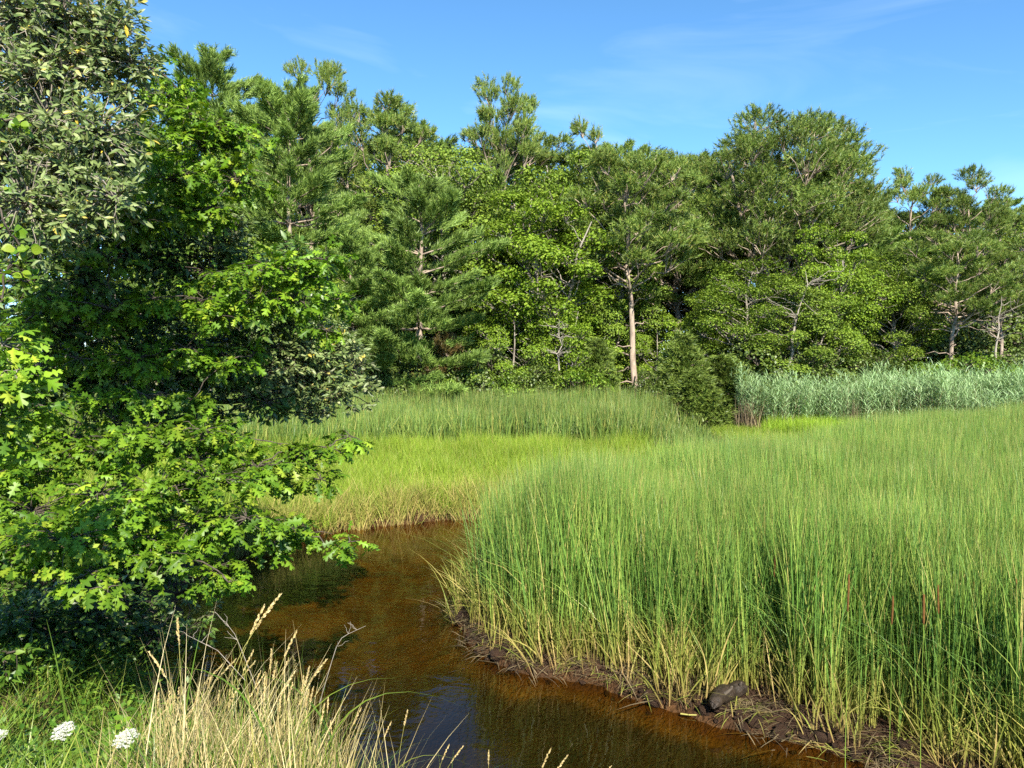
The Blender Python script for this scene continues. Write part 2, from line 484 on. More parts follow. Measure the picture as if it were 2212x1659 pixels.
def terrain(x, y, full=False):
    x, y = np.asarray(x, float), np.asarray(y, float)
    wob = (vnoise(x * 1.3, y * 1.3, 1) - .5) * .35 + (vnoise(x * 4, y * 4, 2) - .5) * .12
    sd = sdf(RIVER, x, y) + wob
    marsh = .17 + (vnoise(x * .8, y * .8, 3) - .5) * .10
    h = np.interp(sd, [-1.6, -.5, -.02, .08, .34], [-.52, -.26, -.05, .09, .13]) + (marsh - .11) * smooth01(.1, .6, sd)
    h = h + np.where(sd > -.2, ((vnoise(x * 4, y * 4, 4) - .5) * .11 + (vnoise(x * 9, y * 9, 5) - .5) * .07) * smooth01(-.05, .15, sd), (vnoise(x * 2.5, y * 2.5, 6) - .5) * .1)
    y0 = np.interp(x, [-9, -3, -1.2, .2, 2, 6, 12], [3.0, 2.5, 2.3, 1.4, .3, -1.6, -4])
    emb = np.minimum(2.0, 2.0 - .5 * (y - y0)) + (vnoise(x * 2, y * 2, 7) - .5) * .12
    emb = np.where(sd < 0, np.minimum(emb, h), emb)
    left = .75 * smooth01(.1, 1.8, sd) * smooth01(-2.6, -4.4, x) * smooth01(15, 11.5, y)
    zone = np.interp(sd, [-1.1, -.35, -.12, .02, .10, .8, 1.0], [.2, .3, .5, .65, 1.0, 1.0, 2.0])
    zone = np.where(sd < 0, zone * (1 - smooth01(10.6, 8.6, y) * smooth01(-.03, -.30, sd)), zone)     # bed colour darkened by the road, standing in for light absorbed by deeper water
    h = h + left
    zone = np.where(left > .2, 3, zone)
    zone = np.where(emb > h + .02, 3, zone)
    h = np.maximum(h, emb)
    wood = smooth01(44, 56, y + .12 * np.abs(x))
    h = h + .7 * wood + (vnoise(x * .05, y * .05, 8) - .5) * 1.0 * wood
    zone = np.where(wood > .1, 4, zone)
    return (h, zone, sd) if full else h


def axis(pts):
    out = []
    for (a, b, s) in pts:
        out += list(np.arange(a, b - 1e-6, s))
    out.append(pts[-1][1])
    return np.array(out)


gx = axis([(-900, -100, 100), (-100, -30, 7), (-30, -8, .9), (-8, 8, .10), (8, 30, .8), (30, 100, 7), (100, 900, 100)])
gy = axis([(-300, -20, 40), (-20, 0, 2), (0, 4, .3), (4, 19, .11), (19, 40, .6), (40, 80, 2.5), (80, 200, 15), (200, 1500, 130)])
X, Y = np.meshgrid(gx, gy)
Z, zone, _ = terrain(X.ravel(), Y.ravel(), True)
nx, ny = len(gx), len(gy)
ii = (np.arange(ny - 1)[:, None] * nx + np.arange(nx - 1)[None, :]).ravel()
F = np.vstack([np.stack([ii, ii + 1, ii + nx + 1], -1), np.stack([ii, ii + nx + 1, ii + nx], -1)])
ground = link(bpy.data.objects.new('ground', mesh_from('ground', np.stack([X.ravel(), Y.ravel(), Z], -1), F, M['soil'], True, {'h': zone})))
ground['kind'] = 'structure'
ground['label'] = 'brown mud banks, marsh peat and woodland floor'

wx = np.linspace(-8, 26, 3)
wv = [(-9, .2, 0), (26, .2, 0), (26, 38, 0), (-9, 38, 0)]
water = link(bpy.data.objects.new('river_water', mesh_from('river_water', np.array(wv, float), np.array([(0, 1, 2), (0, 2, 3)]), M['water'])))
water['kind'] = 'structure'
water['label'] = 'tea brown river water winding through the marsh'

# ------------------------------------------------------------------ leaf and needle templates
def flat_leaf(outline, mid):
    """Leaf blade from a half outline [(x, y)] and a midrib of the same y span, folded a little along the midrib."""
    return None


def lobed_leaf(fold=.10, droop=.10):
    sin_ = [(.012, .0), (.045, .22), (.055, .46), (.055, .68), (.035, .86), (0, 1.0)]
    tips = [None, (.22, .25), (.31, .57), (.20, .84), None]
    V, F = [], []
    mid = [(0, y) for _, y in sin_]
    for (x, y) in mid:
        V.append((x, y))
    nm = len(mid)
    for s in (-1, 1):
        b = len(V)
        for (x, y) in sin_:
            V.append((s * x, y))
        for i in range(nm - 1):
            q = [i, b + i, b + i + 1, i + 1]
            tri = [(q[0], q[1], q[2]), (q[0], q[2], q[3])]
            for t_ in tri:
                F.append(t_ if s > 0 else t_[::-1])
            if tips[i]:
                V.append((s * tips[i][0], tips[i][1]))
                t_ = (b + i, len(V) - 1, b + i + 1)
                F.append(t_ if s > 0 else t_[::-1])
                V.append((s * tips[i][0] * .60, tips[i][1] + .09))
                t_ = (b + i + 1, len(V) - 2, len(V) - 1)
                F.append(t_ if s > 0 else t_[::-1])
    V = np.array(V, float)
    z = -fold * np.abs(V[:, 0]) ** 1.3 * 2 - droop * V[:, 1] ** 2 + .05 * np.sin(V[:, 1] * 9) * np.abs(V[:, 0])
    return np.column_stack([V, z]), np.array(F)


def oval_leaf(w=.34, fold=.25, droop=.12, n=4):
    V = [(0, 0, 0)]
    ys = np.linspace(0, 1, n + 1)
    F = []
    prev = (0, 0, 0)
    for i, y in enumerate(ys[1:], 1):
        half = w * .5 * math.sin(math.pi * y ** .85) if i < n else 0
        z = -droop * y * y
        if i < n:
            b = len(V)
            V += [(0, y, z), (-half, y, z + fold * half), (half, y, z + fold * half)]
            m, l, r = prev
            if i == 1:
                F += [(0, b, b + 1), (0, b + 2, b)]
            else:
                F += [(m, b, b + 1), (m, b + 1, l), (m, r, b + 2), (m, b + 2, b)]
            prev = (b, b + 1, b + 2)
        else:
            V.append((0, 1, z))
            m, l, r = prev
            F += [(m, len(V) - 1, l), (m, r, len(V) - 1)]
    return np.array(V, float), np.array(F)


OAKLEAF = lobed_leaf()
OAKLEAF2 = lobed_leaf(.35, .38)
OLIVELEAF = oval_leaf(.36, .3, .15, 3)
VINELEAF = oval_leaf(.95, .15, .12, 5)
BUSHLEAF = oval_leaf(.45, .25, .12, 2)
DIAMOND = (np.array([(0, 0, 0), (-.34, .45, .05), (.34, .5, .05), (0, 1, -.05)], float), np.array([(0, 2, 1), (1, 2, 3)]))


def needle_tuft(rng, n=14, L=1.0, w=.11, spread=(.25, 1.15), stem=(-.25, .35)):
    V, F = [], []
    for k in range(n):
        a = k * 2.399 + rng.normal(0, .2)
        th = rng.uniform(*spread)
        d = np.array([math.sin(th) * math.cos(a), math.cos(th), math.sin(th) * math.sin(a)])
        b = np.array([0, rng.uniform(*stem), 0])
        s = norm(np.cross(d, rng.normal(0, 1, 3)))
        ln = L * rng.uniform(.7, 1.05)
        i = len(V)
        V += [b - s * w * .5, b + s * w * .5, b + d * ln]
        F.append((i, i + 1, i + 2))
    return np.array(V), np.array(F)


_r = np.random.default_rng(5)
PITCHTUFT = [needle_tuft(_r, 30, .55, .07, (.35, 1.25), (-.45, .45)) for _ in range(3)]
WHITETUFT = [needle_tuft(_r, 20, .62, .075, (.15, 1.0), (-.5, .4)) for _ in range(3)]
SPRAY = [needle_tuft(_r, 10, 1.0, .2, (.1, .8)) for _ in range(3)]


def ball(rng, n, flat=1.0, shell=.0):
    d = norm(rng.normal(0, 1, (n, 3)))
    r = rng.uniform(shell ** 3, 1, n) ** (1 / 3)
    p = d * r[:, None]
    p[:, 2] *= flat
    return p


# ------------------------------------------------------------------ far trees: one builder for each habit; each returns (trunk mesh, crown mesh, size)
def limb_set(rng, tr, trunk_path, trunk_rad, target, r0, n=4, sag=.05):
    """A limb from the trunk to a clump, leaving the trunk a little below it."""
    zs = trunk_path[:, 2]
    hz = np.hypot(target[0] - np.interp(target[2], zs, trunk_path[:, 0]), target[1] - np.interp(target[2], zs, trunk_path[:, 1]))
    zq = np.clip(target[2] - hz * rng.uniform(.3, .8), zs[0] + .1 * (zs[-1] - zs[0]), zs[-1] * .98)
    s = np.array([np.interp(zq, zs, trunk_path[:, 0]), np.interp(zq, zs, trunk_path[:, 1]), zq])
    r1 = min(r0, .6 * np.interp(zq, zs, trunk_rad))
    path = bend(rng, s, target, 6, sag, .05)
    tr.add(*tube(path, np.linspace(r1, r1 * .22, 6), n))
    return path


def pitch_tree(seed, H=18.0, W=8.0, zb=.5, fork=1, ncl=40, tufts=50, tl=.50, mat='pitch', top_round=1.0, sparse_low=6, trunk_r=.27, lean=.03, curve=.35):
    rng = np.random.default_rng(seed)
    tr, cr = MB(), MB()
    paths = []
    for k in range(fork):
        n = 9
        t = np.linspace(0, 1, n)
        sp = 0 if fork == 1 else (k - (fork - 1) / 2) * .34 * W / max(1, fork - 1)
        topx = sp * 2 * .6 + rng.normal(0, lean * H)
        x = topx * np.clip((t - .28 * (fork > 1)) / (1 - .28 * (fork > 1)), 0, 1) + rng.normal(0, .06 * curve * 3, n) * (t > .1)
        y = rng.normal(0, lean * H) * t + rng.normal(0, .1, n) * (t > .1) + (.3 * (k - .5) * t if fork > 1 else 0)
        path = np.stack([x, y, t * H * (.86 if k == 0 else rng.uniform(.76, .84))], -1)
        rad = trunk_r * (1 - .82 * t) * (1.0 if k == 0 else .8)
        tr.add(*tube(path, rad, 7))
        paths.append((path, rad))
    h0 = H * zb
    c0z, up_, dn_ = h0 + (H - h0) * .42, (H - h0) * .58, (H - h0) * .42
    for i in range(ncl):
        zz = 1 - 1.8 * (i + .5) / ncl
        a = i * 2.399 + rng.normal(0, .3)
        rr = math.sqrt(1 - zz * zz)
        f = rng.uniform(.74, .98) if rng.random() < .72 else rng.uniform(.3, .65)
        z = c0z + zz * f * (up_ if zz > 0 else dn_)
        path, rad = paths[i % fork]
        if fork > 1:
            path, rad = min(paths, key=lambda q: abs(q[0][-1, 0] - rr * math.cos(a) * W * .5))
        lx = np.interp(z, paths[0][0][:, 2], paths[0][0][:, 0]) * .5
        c = np.array([lx + W * .5 * f * rr * math.cos(a), W * .5 * f * rr * math.sin(a), z])
        cr_ = W * rng.uniform(.095, .15)
        lp = limb_set(rng, tr, path, rad, c - np.array([0, 0, .35 * cr_]), .13, 5, -.02)
        nt = int(tufts * rng.uniform(.7, 1.25))
        p = ball(rng, nt, .5, .45) * cr_
        p[:, 2] = np.where(p[:, 2] < -.25 * cr_, -p[:, 2] * .5, p[:, 2])
        for j in range(5):
            e = c + p[j]
            tr.add(*tube(bend(rng, lp[-2], e, 4, .03, .06), [.035, .028, .02, .012], 3))
        out = norm(p * np.array([1, 1, 1.1]) + np.array([math.cos(a) * .35, math.sin(a) * .35, .8]) * cr_)
        d = norm(out + rng.normal(0, .28, (nt, 3)))
        R = frames(d, rng.normal(0, 1, (nt, 3)))
        k = rng.integers(0, 3)
        cr.add(*bake(*PITCHTUFT[k], R, c + p, rng.uniform(.8, 1.2, nt) * tl))
    for i in range(sparse_low):                               # dead snags on the bare trunk
        path, rad = paths[0]
        z = H * rng.uniform(.12, zb + .12)
        s = np.array([np.interp(z, path[:, 2], path[:, 0]), np.interp(z, path[:, 2], path[:, 1]), z])
        a = rng.uniform(0, 6.28)
        L = rng.uniform(.5, 2.0)
        tr.add(*tube(bend(rng, s, s + np.array([math.cos(a) * L, math.sin(a) * L, rng.uniform(-.3, .5)]), 5, .04, .07), [.045, .04, .03, .02, .008], 4))
    return tr.mesh('trunk', M['pinbark'], True), cr.mesh('crown', M[mat]), (H, W)


def white_tree(seed, H=17.0, W=8.0, zb=.08, mat='white', tl=.52, dens=1.0):
    rng = np.random.default_rng(seed)
    tr, cr = MB(), MB()
    t = np.linspace(0, 1, 10)
    path = np.stack([rng.normal(0, .08, 10) * t, rng.normal(0, .08, 10) * t, t * H], -1)
    rad = .24 * (1 - .9 * t)
    tr.add(*tube(path, rad, 7))
    z = zb * H
    while z < H * .985:
        q = (z / H - zb) / (1 - zb)
        Lm = W * .5 * (1 - q ** 3.2) ** .66 * (.72 + .28 * min(1, q * 5)) * (.85 + .3 * vnoise(np.array([z * .55]), np.array([seed * 3.7]), 9)[0])
        nb = 5 if q < .75 else 4
        a0 = rng.uniform(0, 6.28)
        for b in range(nb):
            a = a0 + b * 6.283 / nb + rng.normal(0, .22)
            L = max(.35, Lm * rng.uniform(.45, 1.2))
            rise = .02 + .65 * q ** 1.3 + rng.normal(0, .06)
            s = np.array([np.interp(z, path[:, 2], path[:, 0]), np.interp(z, path[:, 2], path[:, 1]), z])
            dirh = np.array([math.cos(a), math.sin(a), 0])
            e = s + dirh * L + np.array([0, 0, rise * L])
            bp = bend(rng, s, e, 7, -.05 if q < .6 else 0, .02)
            tr.add(*tube(bp, np.linspace(min(.06, .02 + .014 * L), .008, 7), 4))
            side = np.array([-dirh[1], dirh[0], 0])
            nt = int(dens * (10 + 31 * L))
            f = rng.uniform(.22, 1.04, nt) ** .8
            wd = (.12 + .24 * L * np.sin(np.pi * np.clip(f, 0, 1) ** .8) ** .8)
            pos = np.stack([np.interp(f, np.linspace(0, 1, 7), bp[:, k]) for k in range(3)], -1)
            sgn = rng.uniform(-1, 1, nt)
            pos = pos + side * (sgn * wd)[:, None] + np.array([0, 0, 1]) * (rng.normal(0, .08, nt) + .10 - .1 * np.abs(sgn))[:, None] + dirh * rng.normal(0, .08, nt)[:, None]
            d = norm(dirh * .75 + side * (sgn * .55)[:, None] + np.array([0, 0, .55 + .5 * q]) + rng.normal(0, .22, (nt, 3)))
            R = frames(d, rng.normal(0, 1, (nt, 3)))
            cr.add(*bake(*WHITETUFT[rng.integers(0, 3)], R, pos, rng.uniform(.75, 1.2, nt) * tl))
        z += rng.uniform(.75, 1.05) * (1.0 if q < .7 else .75)
    d = norm(np.array([0, 0, 1]) + rng.normal(0, .3, (14, 3)))
    cr.add(*bake(*WHITETUFT[0], frames(d, rng.normal(0, 1, (14, 3))), path[-1] + rng.normal(0, .12, (14, 3)), np.full(14, tl)))
    return tr.mesh('trunk', M['pinbark'], True), cr.mesh('crown', M[mat]), (H, W)


def leafy_tree(seed, H=14.0, W=9.0, zb=.25, ncl=52, per=720, ll=.145, mat='oak', bark='oakbark', cl=(.09, .17), flat=.66, trunk_r=.2, fork=2, tmpl=DIAMOND, hollow=.35):
    rng = np.random.default_rng(seed)
    tr, cr = MB(), MB()
    paths = []
    for k in range(fork):
        t = np.linspace(0, 1, 8)
        topx, topy = (rng.normal(0, .1 * W), rng.normal(0, .1 * W)) if k == 0 else (rng.choice([-1, 1]) * W * .26, rng.normal(0, .15 * W))
        s = np.clip((t - .2) / .8, 0, 1)
        path = np.stack([topx * s ** 1.2 + rng.normal(0, .012 * H, 8) * (t > .1), topy * s + rng.normal(0, .012 * H, 8) * (t > .1), t * H * (.9 if k == 0 else .78)], -1)
        rad = trunk_r * (1 - .85 * t) * (1 if k == 0 else .75)
        tr.add(*tube(path, rad, 6))
        paths.append((path, rad))
    c0 = np.array([0, 0, H * (zb + 1) / 2])
    half = np.array([W / 2, W / 2, H * (1 - zb) / 2])
    for i in range(ncl):
        zz = 1 - 2 * (i + .5) / ncl
        a = i * 2.399 + rng.normal(0, .35)
        rr = math.sqrt(1 - zz * zz)
        dv = np.array([rr * math.cos(a), rr * math.sin(a), zz])
        c = c0 + dv * half * rng.uniform(.55, .92)
        R_ = W * rng.uniform(*cl)
        path, rad = paths[int(rng.integers(0, fork))]
        lp = limb_set(rng, tr, path, rad, c - np.array([0, 0, .25 * R_]), .085, 5, .03)
        nt = int(per * rng.uniform(.7, 1.3))
        p = ball(rng, nt, flat, hollow) * R_ * np.array([rng.uniform(.85, 1.25), rng.uniform(.85, 1.25), 1])
        p[:, 2] = np.where((p[:, 2] < -.3 * R_ * flat) & (rng.random(nt) < .7), -p[:, 2] * .6, p[:, 2])
        for j in range(6):
            tr.add(*tube(bend(rng, lp[-2], c + p[j], 4, .03, .06), [.03, .024, .016, .008], 3))
        n = norm(norm(p) * .6 + np.array([0, 0, .8]) + np.array([0, -.25, 0]) + rng.normal(0, .45, (nt, 3)))
        d = norm(np.cross(n, rng.normal(0, 1, (nt, 3))))
        d[:, 2] -= .25
        cr.add(*bake(*tmpl, frames(d, n), c + p, rng.uniform(.7, 1.25, nt) * ll))
    return tr.mesh('trunk', M[bark], True), cr.mesh('crown', M[mat]), (H, W)


def cedar_shrub(seed, H=4.0, W=3.4, mat='juniper'):
    """Feathery evergreen with drooping sprays."""
    rng = np.random.default_rng(seed)
    tr, cr = MB(), MB()
    path = np.stack([np.zeros(6), np.zeros(6), np.linspace(0, H, 6)], -1)
    tr.add(*tube(path, np.linspace(.09, .01, 6), 5))
    n = 170
    for i in range(n):
        q = (i + .5) / n
        z = H * q
        a = i * 2.399
        L = W * .5 * (1 - q) ** .65 * rng.uniform(.6, 1.15) + .12
        dirh = np.array([math.cos(a), math.sin(a), 0])
        nt = int(7 + 13 * L)
        f = rng.uniform(.25, 1, nt)
        pos = np.array([0, 0, z]) + dirh * (f * L)[:, None] + np.array([0, 0, 1]) * (.45 * L * f - .45 * L * f ** 2 + rng.normal(0, .06, nt))[:, None] + rng.normal(0, .11, (nt, 3))
        d = norm(dirh + np.array([0, 0, .25]) + rng.normal(0, .4, (nt, 3)))
        cr.add(*bake(*SPRAY[i % 3], frames(d, rng.normal(0, 1, (nt, 3))), pos, rng.uniform(.7, 1.2, nt) * .24))
        if i % 4 == 0:
            tr.add(*tube(np.array([[0, 0, z], np.array([0, 0, z + .1]) + dirh * L * .6, np.array([0, 0, z]) + dirh * L * .95]), [.02, .012, .005], 3))
    return tr.mesh('trunk', M['pinbark'], True), cr.mesh('crown', M[mat]), (H, W)


BANK = {}


def species(key):
    if key in BANK:
        return BANK[key]
    B = {
        'pitch_a': lambda: pitch_tree(11, 18, 8, .50),
        'pitch_b': lambda: pitch_tree(12, 17, 7, .34, ncl=46),
        'pitch_flat': lambda: pitch_tree(13, 18, 8, .66, ncl=30, tufts=56),
        'pitch_big': lambda: pitch_tree(14, 20, 12, .36, fork=3, ncl=110, tufts=58, tl=.52, trunk_r=.36, sparse_low=12),
        'pitch_bare': lambda: pitch_tree(15, 15, 6.6, .46, ncl=40, tufts=46, trunk_r=.20, lean=.03, sparse_low=22),
        'pitch_small': lambda: pitch_tree(16, 12, 4.6, .30, ncl=36, tufts=36, sparse_low=8),
        'white_a': lambda: white_tree(21, 18, 8, .10),
        'white_b': lambda: white_tree(22, 13, 8.4, .04, dens=1.1),
        'white_c': lambda: white_tree(23, 19, 7, .15),
        'oak_a': lambda: leafy_tree(31, 14, 9, .22),
        'oak_b': lambda: leafy_tree(32, 13, 8, .08, ncl=58),
        'oak_bright': lambda: leafy_tree(33, 12, 8, .18, ncl=50, per=640, mat='oakbright', cl=(.09, .16), flat=.58, trunk_r=.2, fork=3),
        'oak_low': lambda: leafy_tree(34, 7, 6, .05, ncl=36, per=420, ll=.125, mat='oakbright', flat=.62, trunk_r=.11),
        'shrub_a': lambda: leafy_tree(41, 3.2, 3.8, .02, ncl=26, per=300, ll=.12, mat='shrub', cl=(.13, .22), trunk_r=.05, bark='darkbark', fork=3),
        'shrub_lime': lambda: leafy_tree(42, 2.4, 3.4, .02, ncl=24, per=260, ll=.12, mat='lime', cl=(.14, .22), trunk_r=.04, bark='darkbark', fork=3),
        'cedar_a': lambda: cedar_shrub(51),
        'cedar_b': lambda: cedar_shrub(52, 3.6, 4.2),
        'rust_pine': lambda: white_tree(24, 4.5, 4.2, .05, mat='rust', tl=.34, dens=1.3),
    }
    BANK[key] = B[key]()
    return BANK[key]


def plant(key, name, x, y, H, W, rot, label, cat, group=None, sink=.1):
    tm, cm, (h0, w0) = species(key)
    z = float(terrain(np.array([x]), np.array([y]))[0]) - sink
    root = empty(name, (x, y, z))
    root.rotation_euler = (0, 0, rot)
    root.scale = (W * 1.18 / w0, W * 1.18 / w0, H * (1.06 if key.startswith('pitch') else 1.0) / h0)
    link(bpy.data.objects.new('trunk', tm), root)
    link(bpy.data.objects.new('crown', cm), root)
    return tag(root, label, cat, group)


def tree_at(key, name, u, vtop, D, wid, rot, label, cat='tree', group=None):
    p = P(u, vtop, D)
    z = float(terrain(np.array([p[0]]), np.array([D]))[0])
    return plant(key, name, p[0], D, p[2] - z, wid / FU * D, rot, label, cat, group)


WOOD = 'trees of the wood edge'
tree_at('white_c', 'white_pine', 455, 112, 38, 270, .3, 'tall soft needled pine topping the left end of the wood', group=WOOD)
tree_at('white_a', 'white_pine', 625, 185, 37, 300, 2.1, 'soft green pine left of the treeline dip, beside the overhanging oak', group=WOOD)
tree_at('pitch_a', 'pitch_pine', 680, 160, 49, 190, 1.0, 'dark pitch pine rising behind the soft green pines on the left', group=WOOD)
tree_at('pitch_b', 'pitch_pine', 835, 200, 48, 215, 4.0, 'pitch pine with ragged tufts left of the flat crowned pine', group=WOOD)
tree_at('pitch_flat', 'pitch_pine', 1075, 200, 54, 165, .5, 'flat crowned pitch pine standing alone above the middle treeline', group=WOOD)
tree_at('oak_a', 'oak_tree', 960, 285, 46, 330, .2, 'broad oak under the flat crowned pine', group=WOOD)
tree_at('oak_b', 'oak_tree', 1215, 290, 48, 290, 1.9, 'rounded oak right below the flat crowned pine', group=WOOD)
tree_at('pitch_small', 'pitch_pine', 1287, 262, 56, 115, 2.2, 'small pitch pine tip poking above the middle oaks', group=WOOD)
tree_at('oak_bright', 'oak_tree', 1170, 375, 42.5, 320, 4.6, 'bright green oak with pale forked limbs in the middle', group=WOOD)
tree_at('white_b', 'white_pine', 905, 385, 39, 330, .9, 'layered soft needled pine with sweeping boughs left of the bright oak', group=WOOD)
tree_at('white_b', 'white_pine', 760, 520, 38, 260, 3.9, 'shorter layered pine close behind the overhanging oak bough', group=WOOD)
tree_at('pitch_bare', 'pitch_pine', 1378, 312, 43, 240, .0, 'pitch pine with a long bare pale trunk above the cattails', group=WOOD)
tree_at('pitch_b', 'pitch_pine', 1465, 318, 50, 190, 1.3, 'pitch pine between the bare trunked pine and the biggest pine', group=WOOD)
tree_at('pitch_big', 'pitch_pine', 1668, 232, 48, 350, 3.3, 'biggest pitch pine with forked pale limbs and a domed crown', group=WOOD)
tree_at('white_c', 'white_pine', 1800, 300, 50, 170, 4.4, 'dark pine leaning out from the right side of the biggest pine', group=WOOD)
tree_at('oak_bright', 'oak_tree', 1795, 470, 43, 210, 1.2, 'bright oak below the right side of the biggest pine', group=WOOD)
tree_at('oak_a', 'oak_tree', 1610, 545, 41.5, 250, 2.7, 'low spreading oak in front of the biggest pine', group=WOOD)
tree_at('oak_b', 'oak_tree', 1725, 590, 41, 230, .8, 'low oak with dead twigs right of the low spreading oak', group=WOOD)
tree_at('white_a', 'white_pine', 1868, 400, 49, 160, 5.3, 'pine stepping down to the right of the biggest pine', group=WOOD)
tree_at('pitch_a', 'pitch_pine', 1965, 380, 54, 150, 2.9, 'pointed pine in the gap right of the biggest pine', group=WOOD)
tree_at('pitch_flat', 'pitch_pine', 2088, 398, 53, 160, 4.1, 'thin round crowned pine near the right end of the treeline', group=WOOD)
tree_at('pitch_bare', 'pitch_pine', 2052, 500, 43, 190, 2.4, 'pine with scarred trunk above the blue green reeds', group=WOOD)
tree_at('pitch_bare', 'pitch_pine', 2170, 520, 44, 150, 5.1, 'slim pine with a bare grey stem at the right end', group=WOOD)
tree_at('oak_a', 'oak_tree', 1930, 530, 45, 210, 3.5, 'oak between the bright right oak and the scarred pine', group=WOOD)
tree_at('pitch_b', 'pitch_pine', 2185, 432, 57, 140, .4, 'small pine top at the far right end of the skyline', group=WOOD)
tree_at('oak_b', 'oak_tree', 1325, 480, 46, 200, 5.5, 'oak behind the bare pale pine trunk', group=WOOD)
tree_at('oak_low', 'oak_tree', 1105, 640, 40.5, 190, .3, 'small bright oak above the dark shrubs below the forked oak', group=WOOD)
tree_at('oak_low', 'oak_tree', 1225, 640, 40.5, 170, 2.0, 'small bright oak beside the bare dead sapling', group=WOOD)
tree_at('oak_a', 'oak_tree', 560, 480, 36, 260, 1.1, 'oak half hidden behind the overhanging left trees', group=WOOD)

BACKROW = 'trees deeper in the wood'
rng = np.random.default_rng(77)
backs = []
for i, (u, v) in enumerate([(330, 215), (520, 215), (740, 245), (880, 270), (985, 285), (1130, 275), (1240, 290), (1340, 310), (1420, 320), (1520, 320), (1610, 330),
                            (1740, 360), (1860, 415), (1915, 425), (2010, 430), (2140, 435), (2230, 440), (2330, 450), (200, 250), (60, 240),
                            (430, 330), (640, 330), (820, 360), (1050, 370), (1290, 400), (1500, 410), (1680, 470), (1880, 500), (2080, 500), (2260, 510),
                            (590, 235), (700, 260), (930, 300), (1190, 300), (1385, 345), (1565, 350), (2420, 455), (2520, 470), (2600, 460), (2360, 520), (2480, 530)]):
    D = rng.uniform(56, 66) if i < 20 or i > 29 else rng.uniform(50, 55)
    key = ['oak_a', 'pitch_b', 'oak_b', 'white_a'][i % 4]
    tree_at(key, 'oak_tree' if key.startswith('oak') else 'pine_tree', u, v + rng.uniform(0, 22), D, rng.uniform(200, 280), rng.uniform(0, 6.28),
            {'o': 'oak standing deeper in the wood behind the front row', 'p': 'pitch pine standing deeper in the wood behind the front row',
             'w': 'soft needled pine standing deeper in the wood behind the front row'}[key[0]], group=BACKROW)

EDGE = 'bushes along the foot of the wood'
for (key, nm, u, v, D, w, lab) in [
    ('cedar_a', 'cedar_bush', 1290, 735, 39.5, 130, 'feathery cedar left of the bare pale pine trunk'),
    ('cedar_b', 'cedar_bush', 1475, 725, 39, 170, 'feathery cedar at the foot of the bare pale pine trunk'),
    ('cedar_a', 'cedar_bush', 1560, 770, 39, 190, 'feathery cedar closest to the left end of the blue green reeds'),
    ('cedar_b', 'cedar_bush', 1500, 800, 37.5, 170, 'low spreading cedar at the cattail edge left of the reeds'),
    ('shrub_a', 'leafy_shrub', 1050, 735, 39.5, 150, 'dark rounded shrub below the small bright oak'),
    ('shrub_a', 'leafy_shrub', 1150, 760, 39.5, 130, 'dark shrub left of the bare dead sapling'),
    ('rust_pine', 'pine_sapling', 965, 730, 39, 120, 'rusty brown dying pine sapling at the wood edge'),
    ('shrub_lime', 'leafy_shrub', 1010, 790, 38.8, 100, 'lime green shrub at the cattail edge below the rusty sapling'),
    ('shrub_lime', 'leafy_shrub', 1260, 785, 38.8, 130, 'yellow green shrub between the dead sapling and the bare trunk'),
    ('shrub_a', 'leafy_shrub', 880, 775, 38, 140, 'shrub under the sweeping pine boughs'),
    ('shrub_a', 'leafy_shrub', 790, 760, 37.5, 130, 'shrub beyond the tip of the silvery bush'),
    ('shrub_a', 'leafy_shrub', 1640, 720, 40, 170, 'shrub behind the left end of the blue green reeds'),
    ('shrub_a', 'leafy_shrub', 1760, 735, 40.5, 170, 'shrub behind the middle of the blue green reeds'),
    ('shrub_a', 'leafy_shrub', 1880, 745, 41, 150, 'shrub behind the reeds below the half shaded oak'),
    ('shrub_lime', 'leafy_shrub', 1990, 775, 40.5, 150, 'lime shrub behind the reeds left of the scarred pine'),
    ('shrub_lime', 'leafy_shrub', 2110, 755, 40.5, 150, 'lime shrub behind the reeds between the two slim pines'),
    ('shrub_a', 'leafy_shrub', 2210, 745, 41, 150, 'dark shrub behind the reeds at the right edge'),
    ('shrub_a', 'leafy_shrub', 1400, 795, 38.5, 80, 'low shrub right at the base of the bare pine trunk'),
    ('shrub_lime', 'leafy_shrub', 1110, 795, 38.3, 100, 'low lime shrub in front of the dark rounded shrub'),
]:
    tree_at(key, nm, u, v, D, w, (u * 7.13) % 6.28, lab, 'shrub' if nm != 'pine_sapling' else 'sapling', EDGE)

# dead sapling and snags
def snag(name, u, vb, vt, D, seed, label, spread=1.0, lean=0.0):
    rng = np.random.default_rng(seed)
    b, t = P(u, vb, D), P(u + lean, vt, D)
    root = empty(name, b)
    mb = MB()
    path = bend(rng, [0, 0, 0], t - b, 7, 0, .025)
    H = t[2] - b[2]
    mb.add(*tube(path, np.linspace(.02 * H, .006, 7), 5))
    mb.build('trunk', M['deadbark'], root, True)
    tw = MB()
    for i in range(int(16 * spread)):
        s = path[rng.integers(2, 6)] + rng.normal(0, .02, 3)
        a = rng.uniform(0, 6.28)
        L = H * rng.uniform(.15, .42)
        e = s + np.array([math.cos(a) * L, math.sin(a) * L * .7, L * rng.uniform(.0, .6)])
        bp = bend(rng, s, e, 5, .03, .09)
        tw.add(*tube(bp, [.022, .018, .014, .01, .005], 4))
        for _ in range(3):
            q = bp[rng.integers(1, 4)]
            tw.add(*tube(bend(rng, q, q + rng.normal(0, .28 * L, 3), 4, 0, .08), [.012, .009, .007, .004], 3))
    tw.build('branches', M['deadbark'], root, True)
    return tag(root, label, 'dead tree')


